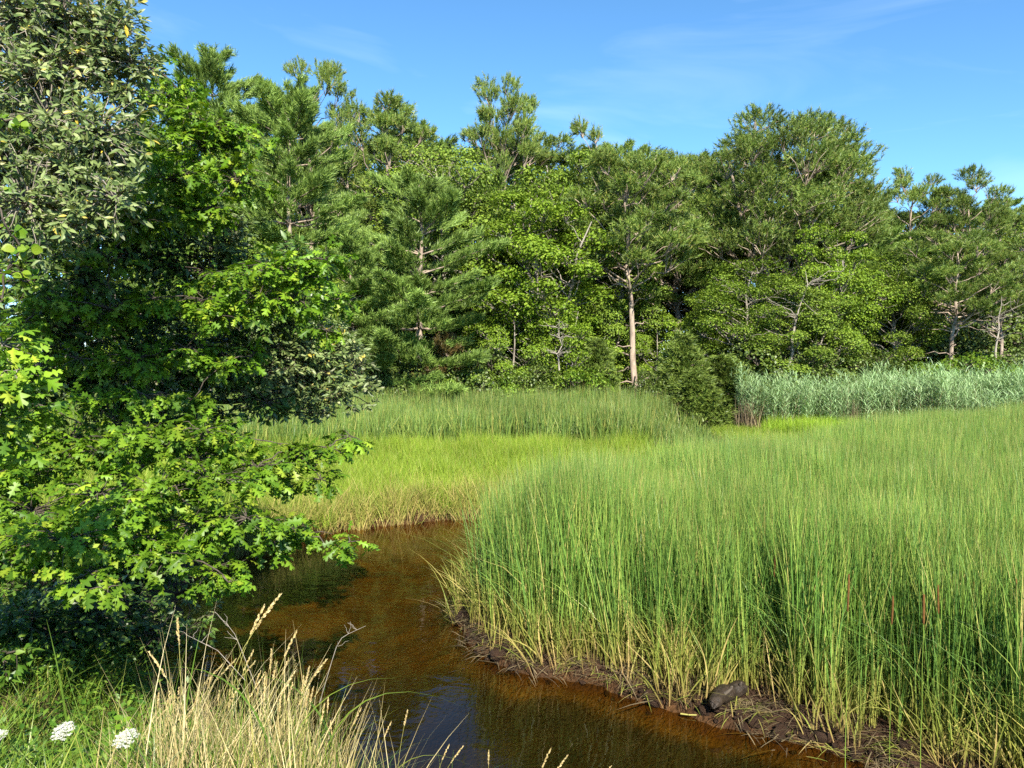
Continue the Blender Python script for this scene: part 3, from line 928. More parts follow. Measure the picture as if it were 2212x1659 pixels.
snag('dead_sapling', 1208, 800, 690, 37.6, 3, 'bare grey dead sapling in front of the dark shrubs', 1.3)
snag('dead_tree', 1700, 800, 585, 39.6, 4, 'bare dead tree with crooked limbs before the low oaks', 1.2, 40)
snag('dead_tree', 1240, 640, 560, 40.6, 5, 'pale forked dead limb right of the bright oak', .8, 30)
snag('dead_tree', 2150, 780, 640, 40.5, 6, 'thin pale dead stem behind the reeds at the right', .7, 14)

# ------------------------------------------------------------------ marsh plants: tufts scattered over the beds
def scatter(name, protos, pos, rotz, tilt, scl, label, cat, seed=0, idx=None):
    """One object whose geometry nodes set a tuft on every point."""
    rng = np.random.default_rng(seed)
    pc = bpy.data.collections.new(name + '_tufts')
    for i, me in enumerate(protos):
        pc.objects.link(bpy.data.objects.new('%s_tuft_%02d' % (name, i), me))
    N = len(pos)
    me = bpy.data.meshes.new(name)
    me.vertices.add(N)
    me.vertices.foreach_set('co', np.ascontiguousarray(pos, np.float32).ravel())
    a = me.attributes.new('rot', 'FLOAT_VECTOR', 'POINT')
    a.data.foreach_set('vector', np.ascontiguousarray(np.column_stack([tilt, rotz]), np.float32).ravel())
    a = me.attributes.new('scl', 'FLOAT_VECTOR', 'POINT')
    a.data.foreach_set('vector', np.ascontiguousarray(scl, np.float32).ravel())
    a = me.attributes.new('idx', 'INT', 'POINT')
    a.data.foreach_set('value', (rng.integers(0, len(protos), N) if idx is None else np.asarray(idx)).astype(np.int32))
    o = link(bpy.data.objects.new(name, me))
    ng = bpy.data.node_groups.new(name + '_scatter', 'GeometryNodeTree')
    ng.interface.new_socket('Geometry', in_out='INPUT', socket_type='NodeSocketGeometry')
    ng.interface.new_socket('Geometry', in_out='OUTPUT', socket_type='NodeSocketGeometry')
    nd, lk = ng.nodes.new, ng.links.new
    gi, go = nd('NodeGroupInput'), nd('NodeGroupOutput')
    ci = nd('GeometryNodeCollectionInfo')
    ci.inputs['Collection'].default_value = pc
    ci.inputs['Separate Children'].default_value = True
    ci.inputs['Reset Children'].default_value = True
    ip = nd('GeometryNodeInstanceOnPoints')
    ip.inputs['Pick Instance'].default_value = True

    def named(nm, ty):
        q = nd('GeometryNodeInputNamedAttribute'); q.data_type = ty
        q.inputs['Name'].default_value = nm
        return q.outputs['Attribute']
    e2r = nd('FunctionNodeEulerToRotation')
    lk(named('rot', 'FLOAT_VECTOR'), e2r.inputs[0])
    lk(gi.outputs[0], ip.inputs['Points'])
    lk(ci.outputs[0], ip.inputs['Instance'])
    lk(named('idx', 'INT'), ip.inputs['Instance Index'])
    lk(e2r.outputs[0], ip.inputs['Rotation'])
    lk(named('scl', 'FLOAT_VECTOR'), ip.inputs['Scale'])
    lk(ip.outputs[0], go.inputs[0])
    md = o.modifiers.new('scatter', 'NODES')
    md.node_group = ng
    return tag(o, label, cat, kind='stuff')


def grid_fill(rng, poly, step, margin=420):
    """Points of a shaken grid inside a polygon that the camera could nearly see."""
    poly = np.asarray(poly, float)
    lo, hi = poly.min(0), poly.max(0)
    gx_, gy_ = np.meshgrid(np.arange(lo[0], hi[0], step), np.arange(lo[1], hi[1], step))
    p = np.column_stack([gx_.ravel(), gy_.ravel()]) + rng.uniform(-.22 * step, .22 * step, (gx_.size, 2))
    p = p[sdf(poly, p[:, 0], p[:, 1]) < 0]
    u, v, f = project(np.column_stack([p, np.full(len(p), 1.0)]))
    p = p[(u > -margin) & (u < 2212 + margin) & (f > 1)]
    z, zn, sd = terrain(p[:, 0], p[:, 1], True)
    return p, z, sd


def fill(rng, poly, dens, margin=250, extra=None):
    """Random points inside a polygon that the camera could nearly see."""
    poly = np.asarray(poly, float)
    lo, hi = poly.min(0), poly.max(0)
    n = int((hi[0] - lo[0]) * (hi[1] - lo[1]) * dens)
    p = rng.uniform(lo, hi, (n, 2))
    p = p[sdf(poly, p[:, 0], p[:, 1]) < 0]
    u, v, f = project(np.column_stack([p, np.full(len(p), 1.0)]))
    p = p[(u > -margin) & (u < 2212 + margin) & (f > 1)]
    z, zn, sd = terrain(p[:, 0], p[:, 1], True)
    return p, z, sd


def cattail_proto(seed, w=.0096, shoots=6, leaves=6, R=.2, S=5, H=1.88, mat='cattail', lean=.05, square=0.0):
    rng = np.random.default_rng(seed)
    mb = MB()
    n = shoots * leaves
    c0 = rng.uniform(-square, square, (shoots, 2)) if square else rng.normal(0, R * .6, (shoots, 2))
    c = np.repeat(c0, leaves, 0) + rng.normal(0, .02, (n, 2))
    L = H * np.where(rng.random(n) < .68, rng.uniform(.80, 1.05, n), rng.uniform(.35, .82, n))
    az = rng.uniform(0, 6.28, n)
    V, F, h = ribbons(np.column_stack([c, np.full(n, -.05)]), L, w * rng.uniform(.7, 1.2, n), az, np.abs(rng.normal(0, lean, n)),
                      np.abs(rng.normal(0, .09, n)), rng.uniform(0, .06, n), rng.uniform(0, 3.14, n), S, twist=rng.normal(0, 1.6, n), blunt=6.0)
    mb.add(V, F, h)
    k = int(n * .2)                                             # a few bent and folded blades
    V, F, h = ribbons(np.column_stack([c[:k], np.zeros(k)]), L[:k] * .9, w * .9, az[:k] + 1, rng.uniform(.15, .4, k), rng.uniform(.2, .5, k), rng.uniform(.2, .5, k), rng.uniform(0, 3.14, k), S)
    mb.add(V, F, h)
    return mb.mesh('cattail_tuft', M[mat])


def grass_proto(seed, n=40, R=.16, H=.6, w=.008, mat='lowgrass', lean=.18, curl=.3, droop=.2, S=4, square=0.0):
    rng = np.random.default_rng(seed)
    mb = MB()
    c = rng.uniform(-square, square, (n, 2)) if square else rng.normal(0, R * .6, (n, 2))
    V, F, h = ribbons(np.column_stack([c, np.full(n, -.03)]), H * rng.uniform(.5, 1.1, n), w * rng.uniform(.7, 1.3, n), rng.uniform(0, 6.28, n),
                      np.abs(rng.normal(0, lean, n)), np.abs(rng.normal(0, curl, n)), rng.uniform(0, droop, n), rng.uniform(0, 3.14, n), S)
    mb.add(V, F, h)
    return mb.mesh('grass_tuft', M[mat])


def reed_proto(seed, n=7, H=2.7, R=.25):
    """Common reed: stems with drooping two-ranked leaves."""
    rng = np.random.default_rng(seed)
    leaf, st = MB(), MB()
    for k in range(n):
        b = np.array([*rng.normal(0, R * .6, 2), 0])
        h = H * rng.uniform(.8, 1.06)
        a = rng.uniform(0, 6.28)
        ln = rng.uniform(0, .07)
        V, F, hh = ribbons(b[None], [h], [.018], [a], [ln], [.05], [0.], [rng.uniform(0, 3.14)], 3)
        st.add(V, F, hh)
        m = 14
        f = np.linspace(.30, .98, m)
        p = b + np.stack([np.cos(a) * (ln * f + .05 * f ** 2.2) * h, np.sin(a) * (ln * f + .05 * f ** 2.2) * h, f * h], -1)
        az = a + np.arange(m) * 2.6 + rng.normal(0, .5, m)
        V, F, hh = ribbons(p, rng.uniform(.32, .55, m), .028, az, rng.uniform(.35, .8, m), rng.uniform(.2, .6, m), rng.uniform(.2, .75, m), az + 1.57 + rng.normal(0, .4, m), 3)
        leaf.add(V, F, hh)
    me = leaf.mesh('reed_tuft', M['reed'])
    n1 = len(me.polygons)
    V = np.vstack(leaf.V + st.V)
    F = np.vstack(leaf.F + [f_ + leaf.n for f_ in st.F])
    h = np.concatenate(leaf.A + st.A)
    me2 = mesh_from('reed_tuft', V, F, M['reed'], False, {'h': h})
    me2.materials.append(M['reedstem'])
    mi = np.zeros(len(F), np.int32)
    mi[n1:] = 1
    me2.polygons.foreach_set('material_index', mi)
    return me2


def spread(rng, p, z, hs=(1, .1), tilt=.06, ws=(1, .12)):
    n = len(p)
    s = rng.normal(*ws, n)
    return dict(pos=np.column_stack([p, z]), rotz=rng.uniform(0, 6.28, n), tilt=rng.normal(0, tilt, (n, 2)),
                scl=np.column_stack([s, s, np.clip(rng.normal(*hs, n), .6, 1.4)]))


BED = [(-.45, 12.9), (-.72, 11.0), (-.6, 9.8), (-.2, 9.0), (.25, 8.6), (.96, 8.25), (1.75, 7.82), (2.25, 7.45), (2.95, 6.8), (3.75, 6.0), (5.2, 4.8), (9, 3.2), (14, 4), (30, 22),
       (30, 40), (22, 30.5), (14.6, 25.6), (9.8, 20.8), (7, 18.3), (4.2, 15.9), (1.8, 14.5), (.3, 13.5)]
rng = np.random.default_rng(100)
protos = [cattail_proto(200 + i) for i in range(8)] + [cattail_proto(210 + i, shoots=250, square=.52) for i in range(6)]
pc = P(1655, 1395, 8.6)                          # a trampled gap with straw in the bed
p, z, sd = fill(rng, BED, 62, 420)
keep = (sd > .40 + rng.uniform(-.12, .40, len(p))) & (sd < 1.15) & (np.hypot(p[:, 0] - pc[0] + .13 * np.clip(pc[1] - p[:, 1], 0, .8), p[:, 1] - np.clip(p[:, 1], pc[1] - .8, pc[1])) > .30)
p, z, sd = p[keep], z[keep], sd[keep]
q, zq, sq = grid_fill(rng, BED, .8)
keep = sq > 1.0
q, zq, sq = q[keep], zq[keep], sq[keep]
gap = np.hypot(q[:, 0] - pc[0], (q[:, 1] - pc[1]) * .8) < .5
q, zq, sq = q[~gap], zq[~gap], sq[~gap]
idx = np.concatenate([rng.integers(0, 8, len(p)), rng.integers(8, 14, len(q))])
p, z, sd = np.vstack([p, q]), np.concatenate([z, zq]), np.concatenate([sd, sq])
a = spread(rng, p, z, (1.0, .06), .05, (1, .05))
a['tilt'][idx > 7] *= .5
a['scl'][:, 2] *= (.90 + .13 * smooth01(.4, 1.4, sd)) * (.92 + .18 * vnoise(p[:, 0] * .5, p[:, 1] * .5, 21))
scatter('cattail_bed', protos, **a, idx=idx, label='dense green cattail bed filling the right bank of the river', cat='cattails', seed=1)

# far cattails beyond the low grass
FARBED = [(-30, 24), (-9, 25.5), (-5.5, 27), (-2, 27.5), (1.5, 28.2), (4, 27.5), (5.2, 25.5), (6.4, 24.6), (7.3, 27), (7.9, 33), (7.8, 38.5), (2, 40.5), (-8, 39.5), (-20, 38), (-34, 36)]
far = dict(w=.024, leaves=4, S=3, H=1.95, mat='cattailfar', lean=.08)
protos = [cattail_proto(220 + i, shoots=6, R=.3, **far) for i in range(6)] + [cattail_proto(230 + i, shoots=84, square=.75, **far) for i in range(5)]
FB = np.array(FARBED, float)
ragged = lambda p: -sdf(FB, p[:, 0], p[:, 1]) + (vnoise(p[:, 0] * .5, p[:, 1] * .5, 31) - .5) * 2.4
p, z, sd = fill(rng, FARBED, 9, 250)
fb = ragged(p)
keep = (fb > .6) & (fb < 3) & (p[:, 1] < 36)
p, z, fb = p[keep], z[keep], fb[keep]
q, zq, sq = grid_fill(rng, FARBED, 1.2)
fq = ragged(q)
keep = (fq > 2.6) | (q[:, 1] > 35.4)
q, zq, fq = q[keep], zq[keep], fq[keep]
idx = np.concatenate([rng.integers(0, 6, len(p)), rng.integers(6, 11, len(q))])
p, z, fb = np.vstack([p, q]), np.concatenate([z, zq]), np.concatenate([fb, fq])
a = spread(rng, p, z, (1.0, .07), .05, (1, .05))
a['tilt'][idx > 5] *= .5
a['scl'][:, 2] *= (.9 + .2 * vnoise(p[:, 0] * .3, p[:, 1] * .3, 22)) * (.84 + .16 * np.maximum(smooth01(.4, 4.5, fb), smooth01(30, 36, p[:, 1]))) * (1 + .12 * smooth01(30, 38, p[:, 1])) * (1 - .5 * smooth01(3.5, 7.6, p[:, 0]) * smooth01(37, 29, p[:, 1]))
scatter('far_cattail_bed', protos, **a, idx=idx, label='cattail bed between the low grass and the wood edge', cat='cattails', seed=2)

# low bright marsh grass round the river bend
LOW = [(-16, 14), (-6.2, 14.6), (-5.1, 14.3), (-4.4, 15.4), (-3.6, 16.5), (-2.6, 17.3), (-.8, 17.9), (1.5, 18.5), (4, 20.1), (6.5, 22.6), (9, 25.3), (14, 30.3), (16, 36), (12.5, 37.4), (9.2, 36.8),
       (8.8, 30), (7.8, 25.2), (5.6, 26.2), (4, 28.2), (1.5, 29), (-2, 28.2), (-5.5, 27.8), (-9, 26.3), (-30, 25)]
protos = [grass_proto(240 + i, 46, .22, .74, .013) for i in range(6)] + [grass_proto(246 + i, 480, .22, .74, .013, square=.58) for i in range(5)]
p, z, sd = fill(rng, LOW, 13, 250)
keep = (sd > .05) & (sd < 1.2)
p, z, sd = p[keep], z[keep], sd[keep]
q, zq, sq = grid_fill(rng, LOW, .9)
keep = sq > .9
q, zq, sq = q[keep], zq[keep], sq[keep]
idx = np.concatenate([rng.integers(0, 6, len(p)), rng.integers(6, 11, len(q))])
p, z, sd = np.vstack([p, q]), np.concatenate([z, zq]), np.concatenate([sd, sq])
a = spread(rng, p, z, (1.0, .14), .10, (1, .06))
a['tilt'][idx > 5] *= .4
a['scl'][:, 2] *= (.62 + .38 * smooth01(.2, 2.2, sd)) * (.70 + .6 * vnoise(p[:, 0] * .7, p[:, 1] * .7, 23)) * (1 + .2 * smooth01(22, 28, p[:, 1]) * smooth01(6, 4, p[:, 0])) * (1 - .35 * smooth01(7, 10, p[:, 0]))
scatter('marsh_grass', protos, **a, idx=idx, label='low bright yellow green marsh grass beyond the river bend', cat='grass', seed=3)

# bleached fringe along the waterline, drooping to the mud
protos = [grass_proto(260 + i, 13, .10, .88, .012, 'tangrass', .20, .30, .30, 6) for i in range(6)]
rp = []
seg = np.vstack([RIVER[5:13], RIVER[23:35]])
for poly in (RIVER[5:13], RIVER[23:35]):
    for q0, q1 in zip(poly[:-1], poly[1:]):
        L = np.hypot(*(q1 - q0))
        n = int(L * (95 if q0[1] < 12 else 80))
        t = rng.uniform(0, 1, n)[:, None]
        rp.append(q0 + (q1 - q0) * t + rng.normal(0, .5, (n, 2)))
p = np.vstack(rp)
z, _, sd = terrain(p[:, 0], p[:, 1], True)
patchy = vnoise(p[:, 0] * 1.7, p[:, 1] * 1.7, 41)
lg0 = P(1590, 1552, 7.6)
keep = (sd > np.where(p[:, 1] > 13, -.12, .02)) & (sd < 1.25) & (np.hypot(p[:, 0] - lg0[0], p[:, 1] - lg0[1] + .15) > .42) & ((p[:, 1] > 10.5) | (sd > .04 + .75 * patchy * rng.random(len(p))))
p, z, sd = p[keep], z[keep], sd[keep]
a = spread(rng, p, z, (1.0, .18), .22)
scatter('bank_grass', protos, **a, label='bleached drooping grass fringe along the muddy waterline', cat='grass', seed=4)

# litter of dead blades and roots on the mud
protos = []
for i in range(5):
    r2 = np.random.default_rng(270 + i)
    n = 16
    mb = MB()
    az = r2.uniform(0, 6.28, n)
    mb.add(*ribbons(np.column_stack([r2.normal(0, .09, (n, 2)), r2.uniform(.0, .02, n)]), r2.uniform(.08, .26, n), r2.uniform(.004, .011, n), az, r2.uniform(.9, 1.2, n), .1, r2.uniform(.85, 1.0, n), az + 1.57, 3))
    V = mb.V[0]
    V[:, 2] = V[:, 2] * .25
    protos.append(mb.mesh('litter_tuft', M['reedstem' if i < 3 else 'tangrass']))
p = []
for q0, q1 in zip(RIVER[23:35][:-1], RIVER[24:35]):
    n = int(np.hypot(*(q1 - q0)) * 60)
    p.append(q0 + (q1 - q0) * rng.uniform(0, 1, n)[:, None] + rng.normal(0, .35, (n, 2)))
p = np.vstack(p)
z, _, sd = terrain(p[:, 0], p[:, 1], True)
keep = (sd > .02) & (sd < .9)
p, z = p[keep], z[keep]
scatter('mud_litter', protos, **spread(rng, p, z + .005, (1.0, .2), .15, (1, .25)), label='dead stems and rootlets strewn on the mud bank', cat='litter', seed=11)

# clods of mud fallen along the bank
protos = []
for i in range(6):
    r2 = np.random.default_rng(310 + i)
    nth, nph = 7, 5
    th, ph = np.meshgrid(np.arange(nth) * 6.283 / nth, np.linspace(.15, 3.0, nph))
    V = np.stack([np.sin(ph) * np.cos(th), np.sin(ph) * np.sin(th), np.cos(ph) * .62], -1).reshape(-1, 3) * (1 + r2.normal(0, .17, (nth * nph, 1)))
    q = np.array([(a * nth + b, a * nth + (b + 1) % nth, (a + 1) * nth + (b + 1) % nth, (a + 1) * nth + b) for a in range(nph - 1) for b in range(nth)])
    protos.append(mesh_from('clod', V, np.vstack([q[:, [0, 2, 1]], q[:, [0, 3, 2]]]), M['clod'], True))
p = []
for q0, q1 in zip(RIVER[23:35][:-1], RIVER[24:35]):
    n = int(np.hypot(*(q1 - q0)) * 46)
    p.append(q0 + (q1 - q0) * rng.uniform(0, 1, n)[:, None] + rng.normal(0, .22, (n, 2)))
p = np.vstack(p)
z, _, sd = terrain(p[:, 0], p[:, 1], True)
keep = (sd > -.06) & (sd < .6)
p, z = p[keep], z[keep]
a = spread(rng, p, z, (1, .1), .4)
a['scl'] = np.column_stack([rng.lognormal(-3.35, .5, len(p))] * 3) * rng.uniform(.7, 1.4, (len(p), 3))
scatter('mud_clods', protos, **a, label='dark lumps of mud fallen along the right bank', cat='mud', seed=13)

# lime grass patch before the reeds
p, z, sd = fill(rng, [(11.3, 34.2), (11.8, 35.6), (15.6, 35.0), (15.4, 33.2), (13, 32.8)], 14, 60)
a = spread(rng, p, z, (1.75, .15), .08)
scatter('lime_grass', [grass_proto(250 + i, 46, .22, .74, .016, 'limegrass') for i in range(4)], **a, label='patch of lime green grass at the foot of the blue green reeds', cat='grass', seed=12)

# blue green reeds
REED = [(10.9, 36.2), (12.3, 35.5), (16.5, 34.8), (21, 32.5), (26, 30), (34, 33), (34, 40), (22, 40.2), (11.4, 39.6)]
protos = [reed_proto(280 + i) for i in range(6)]
p, z, sd = fill(rng, REED, 7.5, 250)
a = spread(rng, p, z + 0, (.92, .09), .07)
a['scl'][:, 2] *= .84 + .32 * vnoise(p[:, 0] * .7, p[:, 1] * .7, 51)
scatter('reed_bed', protos, **a, label='tall blue green reed bed in front of the wood at the right', cat='reeds', seed=5)
# bare stems on the left end of the reed bed
protos = []
for i in range(4):
    r2 = np.random.default_rng(290 + i)
    mb = MB()
    n = 26
    mb.add(*ribbons(np.column_stack([r2.normal(0, .2, (n, 2)), np.zeros(n)]), r2.uniform(.5, 1.7, n), .024, r2.uniform(0, 6.28, n), np.abs(r2.normal(0, .12, n)), .05, .02, r2.uniform(0, 3.14, n), 3))
    protos.append(mb.mesh('stem_tuft', M['reedstem']))
p = np.vstack([rng.uniform((10.8, 35.9), (11.4, 36.5), (9, 2)), rng.uniform((15.2, 34.8), (15.6, 35.1), (3, 2))])
z = terrain(p[:, 0], p[:, 1])
scatter('dead_reed_stems', protos, **spread(rng, p, z, (1.0, .15), .08), label='brown dead reed stems at the left end of the blue green reeds', cat='reeds', seed=6)

# ------------------------------------------------------------------ the trees and bushes overhanging the river on the left
def pick_largest(pos, nrm, size, n):
    """Indices of the n leaves that show largest: nearest in their little patch of the view, then by projected size."""
    u, v, f = project(pos)
    view = norm(np.array([0, 0, CAM_H]) - pos)
    area = np.abs((nrm * view).sum(1)) * (size / f) ** 2
    ok = (u > 0) & (u < 2212) & (v > 0) & (v < 1659) & (f > .5)
    cell = (np.floor(u / 16).astype(int) * 1000 + np.floor(v / 16).astype(int))
    order = np.argsort(f)
    seen, front = set(), np.zeros(len(pos), bool)
    for i in order:
        if ok[i] and cell[i] not in seen:
            seen.add(cell[i])
            front[i] = True
    idx = np.where(front)[0]
    return idx[np.argsort(-area[idx])][:n]


def hand_tree(name, base, lead, clumps, label, cat, tmpls, size, mat, bark, ntw=14, ros=6, flat=.6, nleaf=0, seed=0, r0=.12,
              up=.9, face=.35, out=.3, along=3, droop=.2, sz_var=.3, wob=.45):
    """Trunk from base along lead points; limbs reach clump after clump; twigs in each clump end in rosettes of leaves."""
    rng = np.random.default_rng(seed)
    base = np.asarray(base, float)
    root = empty(name, base)
    tr = MB()
    pts = np.vstack([base] + [np.asarray(q, float) for q in lead]) - base
    t = np.linspace(0, 1, 10)
    path = np.stack([np.interp(t, np.linspace(0, 1, len(pts)), pts[:, k]) for k in range(3)], -1)
    path[1:-1] += rng.normal(0, .05, (8, 3))
    tr.add(*tube(path, r0 * (1 - .7 * t), 8))
    nodes = [(q, r0 * (1 - .7 * tt)) for q, tt in zip(path[3:], t[3:])]
    C = [(P(u, v, d) - base, r) for (u, v, d, r) in clumps]
    todo = list(range(len(C)))
    order = []
    while todo:
        best = None
        for i in todo:
            for (q, r) in nodes:
                dd = np.linalg.norm(C[i][0] - q) + (.25 if C[i][0][2] < q[2] - .3 else 0) + (.6 if r < .012 else 0)
                if best is None or dd < best[0]:
                    best = (dd, i, q, r)
        _, i, q, r = best
        todo.remove(i)
        c = C[i][0]
        r1 = max(.007, min(r * .72, .05))
        L = bend(rng, q, c, 6, .05, .035)
        tr.add(*tube(L, np.linspace(r1, r1 * .65, 6), 5))
        nodes += [(L[3], r1 * .85), (c, r1 * .65)]
        order.append(i)
    lp, ld, ln, ls = [], [], [], []
    for (c, r) in C:
        n = max(4, int(ntw * (r / .35) ** 2 * rng.uniform(.8, 1.2)))
        tips = c + ball(rng, n, flat, .4) * r * rng.uniform(.8, 1.15)
        for e in tips:
            tw = bend(rng, c + (e - c) * .08, e, 5, .04, .05)
            tr.add(*tube(tw, [.006, .005, .004, .003, .002], 3))
            dirv = norm(tw[-1] - tw[-3])
            k = max(2, int(ros + rng.integers(-1, 2)))
            at = np.vstack([np.repeat(tw[-1][None], k, 0), tw[rng.integers(1, 4, along)] if along else np.zeros((0, 3))])
            m = len(at)
            d = norm(dirv * .7 + norm(rng.normal(0, 1, (m, 3))) * np.array([1, 1, .55]) - np.array([0, 0, droop]))
            nn = norm(np.array([0, -face, up]) + norm(e - c) * out + rng.normal(0, wob, (m, 3)))
            lp.append(at); ld.append(d); ln.append(nn)
            ls.append(size * np.clip(rng.normal(1, sz_var, m), .5, 1.5))
    lp, ld, ln, ls = np.vstack(lp), np.vstack(ld), np.vstack(ln), np.concatenate(ls)
    lp = lp + norm(ld) * (ls * .12)[:, None]
    R = frames(ld, ln)
    single = pick_largest(lp + base + norm(ld) * (ls * .5)[:, None], R[:, :, 2], ls, nleaf) if nleaf else np.zeros(0, int)
    mask = np.ones(len(lp), bool)
    mask[single] = False
    cr = MB()
    which = rng.integers(0, len(tmpls), len(lp))
    for k, T in enumerate(tmpls):
        s = mask & (which == k)
        if s.any():
            cr.add(*bake(*T, R[s], lp[s], ls[s]))
    tr.build('trunk', M[bark], root, True)
    crown = cr.build('crown', M[mat], root)
    if nleaf:
        crown['kind'] = 'stuff'
        lm = [mesh_from('leaf', T[0], T[1], M[mat]) for T in tmpls]
        for i in single:
            o = bpy.data.objects.new('leaf', lm[which[i]])
            m4 = Matrix(R[i].tolist()).to_4x4()
            o.matrix_world = Matrix.Translation(lp[i]) @ m4 @ Matrix.Diagonal((ls[i], ls[i], ls[i], 1))
            link(o, root)
    return tag(root, label, cat)


def jit(rng, rows, du=18, dv=14, dd=.25):
    return [(u + rng.normal(0, du), v + rng.normal(0, dv), d + rng.normal(0, dd), r * rng.uniform(.9, 1.15)) for (u, v, d, r) in rows]


rng = np.random.default_rng(400)
gz = lambda x, y: float(terrain(np.array([x]), np.array([y]))[0])

# the pin oak whose lower boughs reach out over the river
low = [(120, 1010, 6.2, .36), (250, 985, 6.4, .36), (380, 960, 6.5, .36), (470, 935, 6.7, .28), (330, 1060, 5.8, .36), (200, 1080, 5.7, .36), (80, 1100, 5.7, .36),
       (450, 1040, 6.1, .34), (560, 1020, 6.4, .30), (640, 985, 6.8, .26), (700, 960, 7.0, .22), (760, 935, 7.1, .16), (690, 1040, 6.8, .20), (640, 1050, 6.6, .25),
       (430, 1130, 5.8, .36), (530, 1120, 5.9, .32), (610, 1135, 6.1, .27), (690, 1150, 6.3, .22), (755, 1165, 6.4, .16), (300, 1160, 5.4, .36), (180, 1235, 5.0, .24), (225, 1275, 4.95, .15),
       (60, 1185, 5.1, .28), (15, 1240, 5.0, .20), (450, 1200, 5.6, .26), (505, 1255, 5.5, .14), (360, 1205, 5.4, .24), (140, 1165, 5.2, .30), (720, 1200, 6.3, .12), (20, 1030, 5.9, .36),
       (270, 1120, 5.4, .3), (580, 1180, 5.9, .2), (410, 1010, 6.3, .3), (160, 960, 6.6, .3), (60, 960, 6.6, .3)]
low += [(120, 640, 6.9, .26), (230, 660, 7.0, .26), (330, 640, 7.2, .28), (170, 770, 6.9, .26), (290, 780, 7.1, .28), (390, 760, 7.3, .28), (310, 860, 7.0, .26), (420, 850, 7.3, .22), (100, 870, 6.7, .26), (210, 870, 6.8, .24), (60, 700, 6.6, .24), (250, 560, 7.0, .25), (470, 800, 7.5, .22), (540, 760, 7.8, .22)]
low += [(300, 930, 6.6, .3), (420, 925, 6.7, .28), (520, 955, 6.7, .26), (600, 955, 6.8, .22)]
mid = [(440, 640, 7.4, .32), (500, 600, 7.4, .34), (570, 585, 7.3, .33), (630, 600, 7.3, .3), (690, 570, 7.4, .26), (725, 640, 7.4, .22), (650, 660, 7.2, .28), (560, 650, 7.2, .3), (480, 690, 7.2, .3), (705, 690, 7.3, .2)]
low += [(-90, 1060, 5.6, .38), (-200, 1020, 5.6, .4), (-100, 1180, 5.2, .36), (-220, 1140, 5.3, .4), (-330, 1060, 5.5, .42), (-60, 940, 6, .4)]  # unseen clumps left of the frame, added to shade the bank below
upper = [(320, 150, 7.6, .24), (355, 215, 7.4, .32), (310, 300, 7.2, .36), (415, 250, 7.3, .33), (470, 270, 7.3, .30), (525, 305, 7.4, .24), (440, 340, 7.1, .36), (360, 390, 7.0, .38), (410, 460, 7.1, .36),
         (500, 390, 7.3, .28), (470, 450, 7.3, .26), (300, 470, 7.2, .4), (395, 180, 7.7, .2)]
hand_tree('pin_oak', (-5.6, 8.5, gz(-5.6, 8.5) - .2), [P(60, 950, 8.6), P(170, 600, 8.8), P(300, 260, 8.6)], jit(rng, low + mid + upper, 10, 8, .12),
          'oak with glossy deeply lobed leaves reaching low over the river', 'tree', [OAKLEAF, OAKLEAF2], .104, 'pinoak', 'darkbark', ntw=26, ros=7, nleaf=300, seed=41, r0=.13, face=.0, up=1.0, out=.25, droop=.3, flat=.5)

# silvery shrub towering in the upper left
rows = [(40, 40, 5.8, .40), (130, 30, 5.8, .40), (210, 60, 5.8, .36), (60, 150, 5.7, .42), (160, 170, 5.6, .42), (250, 120, 5.7, .26), (275, 40, 5.8, .13), (110, 260, 5.5, .42), (210, 270, 5.5, .38), (265, 220, 5.6, .24),
        (40, 340, 5.5, .42), (150, 370, 5.4, .42), (240, 340, 5.5, .32), (80, 440, 5.5, .42), (180, 460, 5.4, .40), (255, 430, 5.5, .28), (-40, 100, 5.8, .4), (-40, 250, 5.6, .4), (10, -40, 6, .4), (150, -50, 6, .4),
        (-50, 420, 5.6, .4), (110, 90, 5.6, .4), (200, 120, 5.5, .34)]
hand_tree('silverberry_shrub', (-4.9, 5.7, gz(-4.9, 5.7) - .2), [P(-180, 900, 5.9), P(-90, 500, 6.0), P(40, 150, 6.0)], jit(rng, rows, 10, 8, .15),
          'tall silvery leaved shrub rising against the sky in the upper left corner', 'shrub', [OLIVELEAF], .056, 'olive', 'oakbark', ntw=66, ros=7, along=7, nleaf=300, seed=42, r0=.09, flat=.85, face=.6, up=.6, out=.5, droop=-.15)

# second silvery shrub leaning over the water
rows = [(620, 740, 9.4, .50), (700, 740, 9.7, .46), (755, 790, 9.9, .36), (795, 845, 10, .24), (690, 820, 9.6, .46), (640, 840, 9.3, .42), (740, 855, 9.8, .32), (570, 800, 9.2, .48), (610, 690, 9.1, .42), (660, 690, 9.4, .36),
        (520, 850, 9.1, .3), (680, 885, 9.5, .2), (810, 870, 10, .12), (560, 740, 9, .45), (450, 480, 8.4, .3), (510, 485, 8.5, .25), (480, 520, 8.5, .25), (770, 760, 10, .2), (560, 870, 9.2, .28), (620, 880, 9.3, .25), (700, 780, 9.6, .4), (730, 720, 9.8, .28), (650, 790, 9.3, .4), (580, 660, 9.0, .35)]
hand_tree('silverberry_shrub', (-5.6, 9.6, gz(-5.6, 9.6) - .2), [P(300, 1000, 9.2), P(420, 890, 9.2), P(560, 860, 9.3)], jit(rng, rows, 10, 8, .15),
          'silvery grey shrub leaning over the river behind the oak', 'shrub', [OLIVELEAF], .072, 'olive', 'darkbark', ntw=42, ros=7, along=6, nleaf=150, seed=43, r0=.09, flat=.7, face=.4, up=.7, out=.5, droop=0)

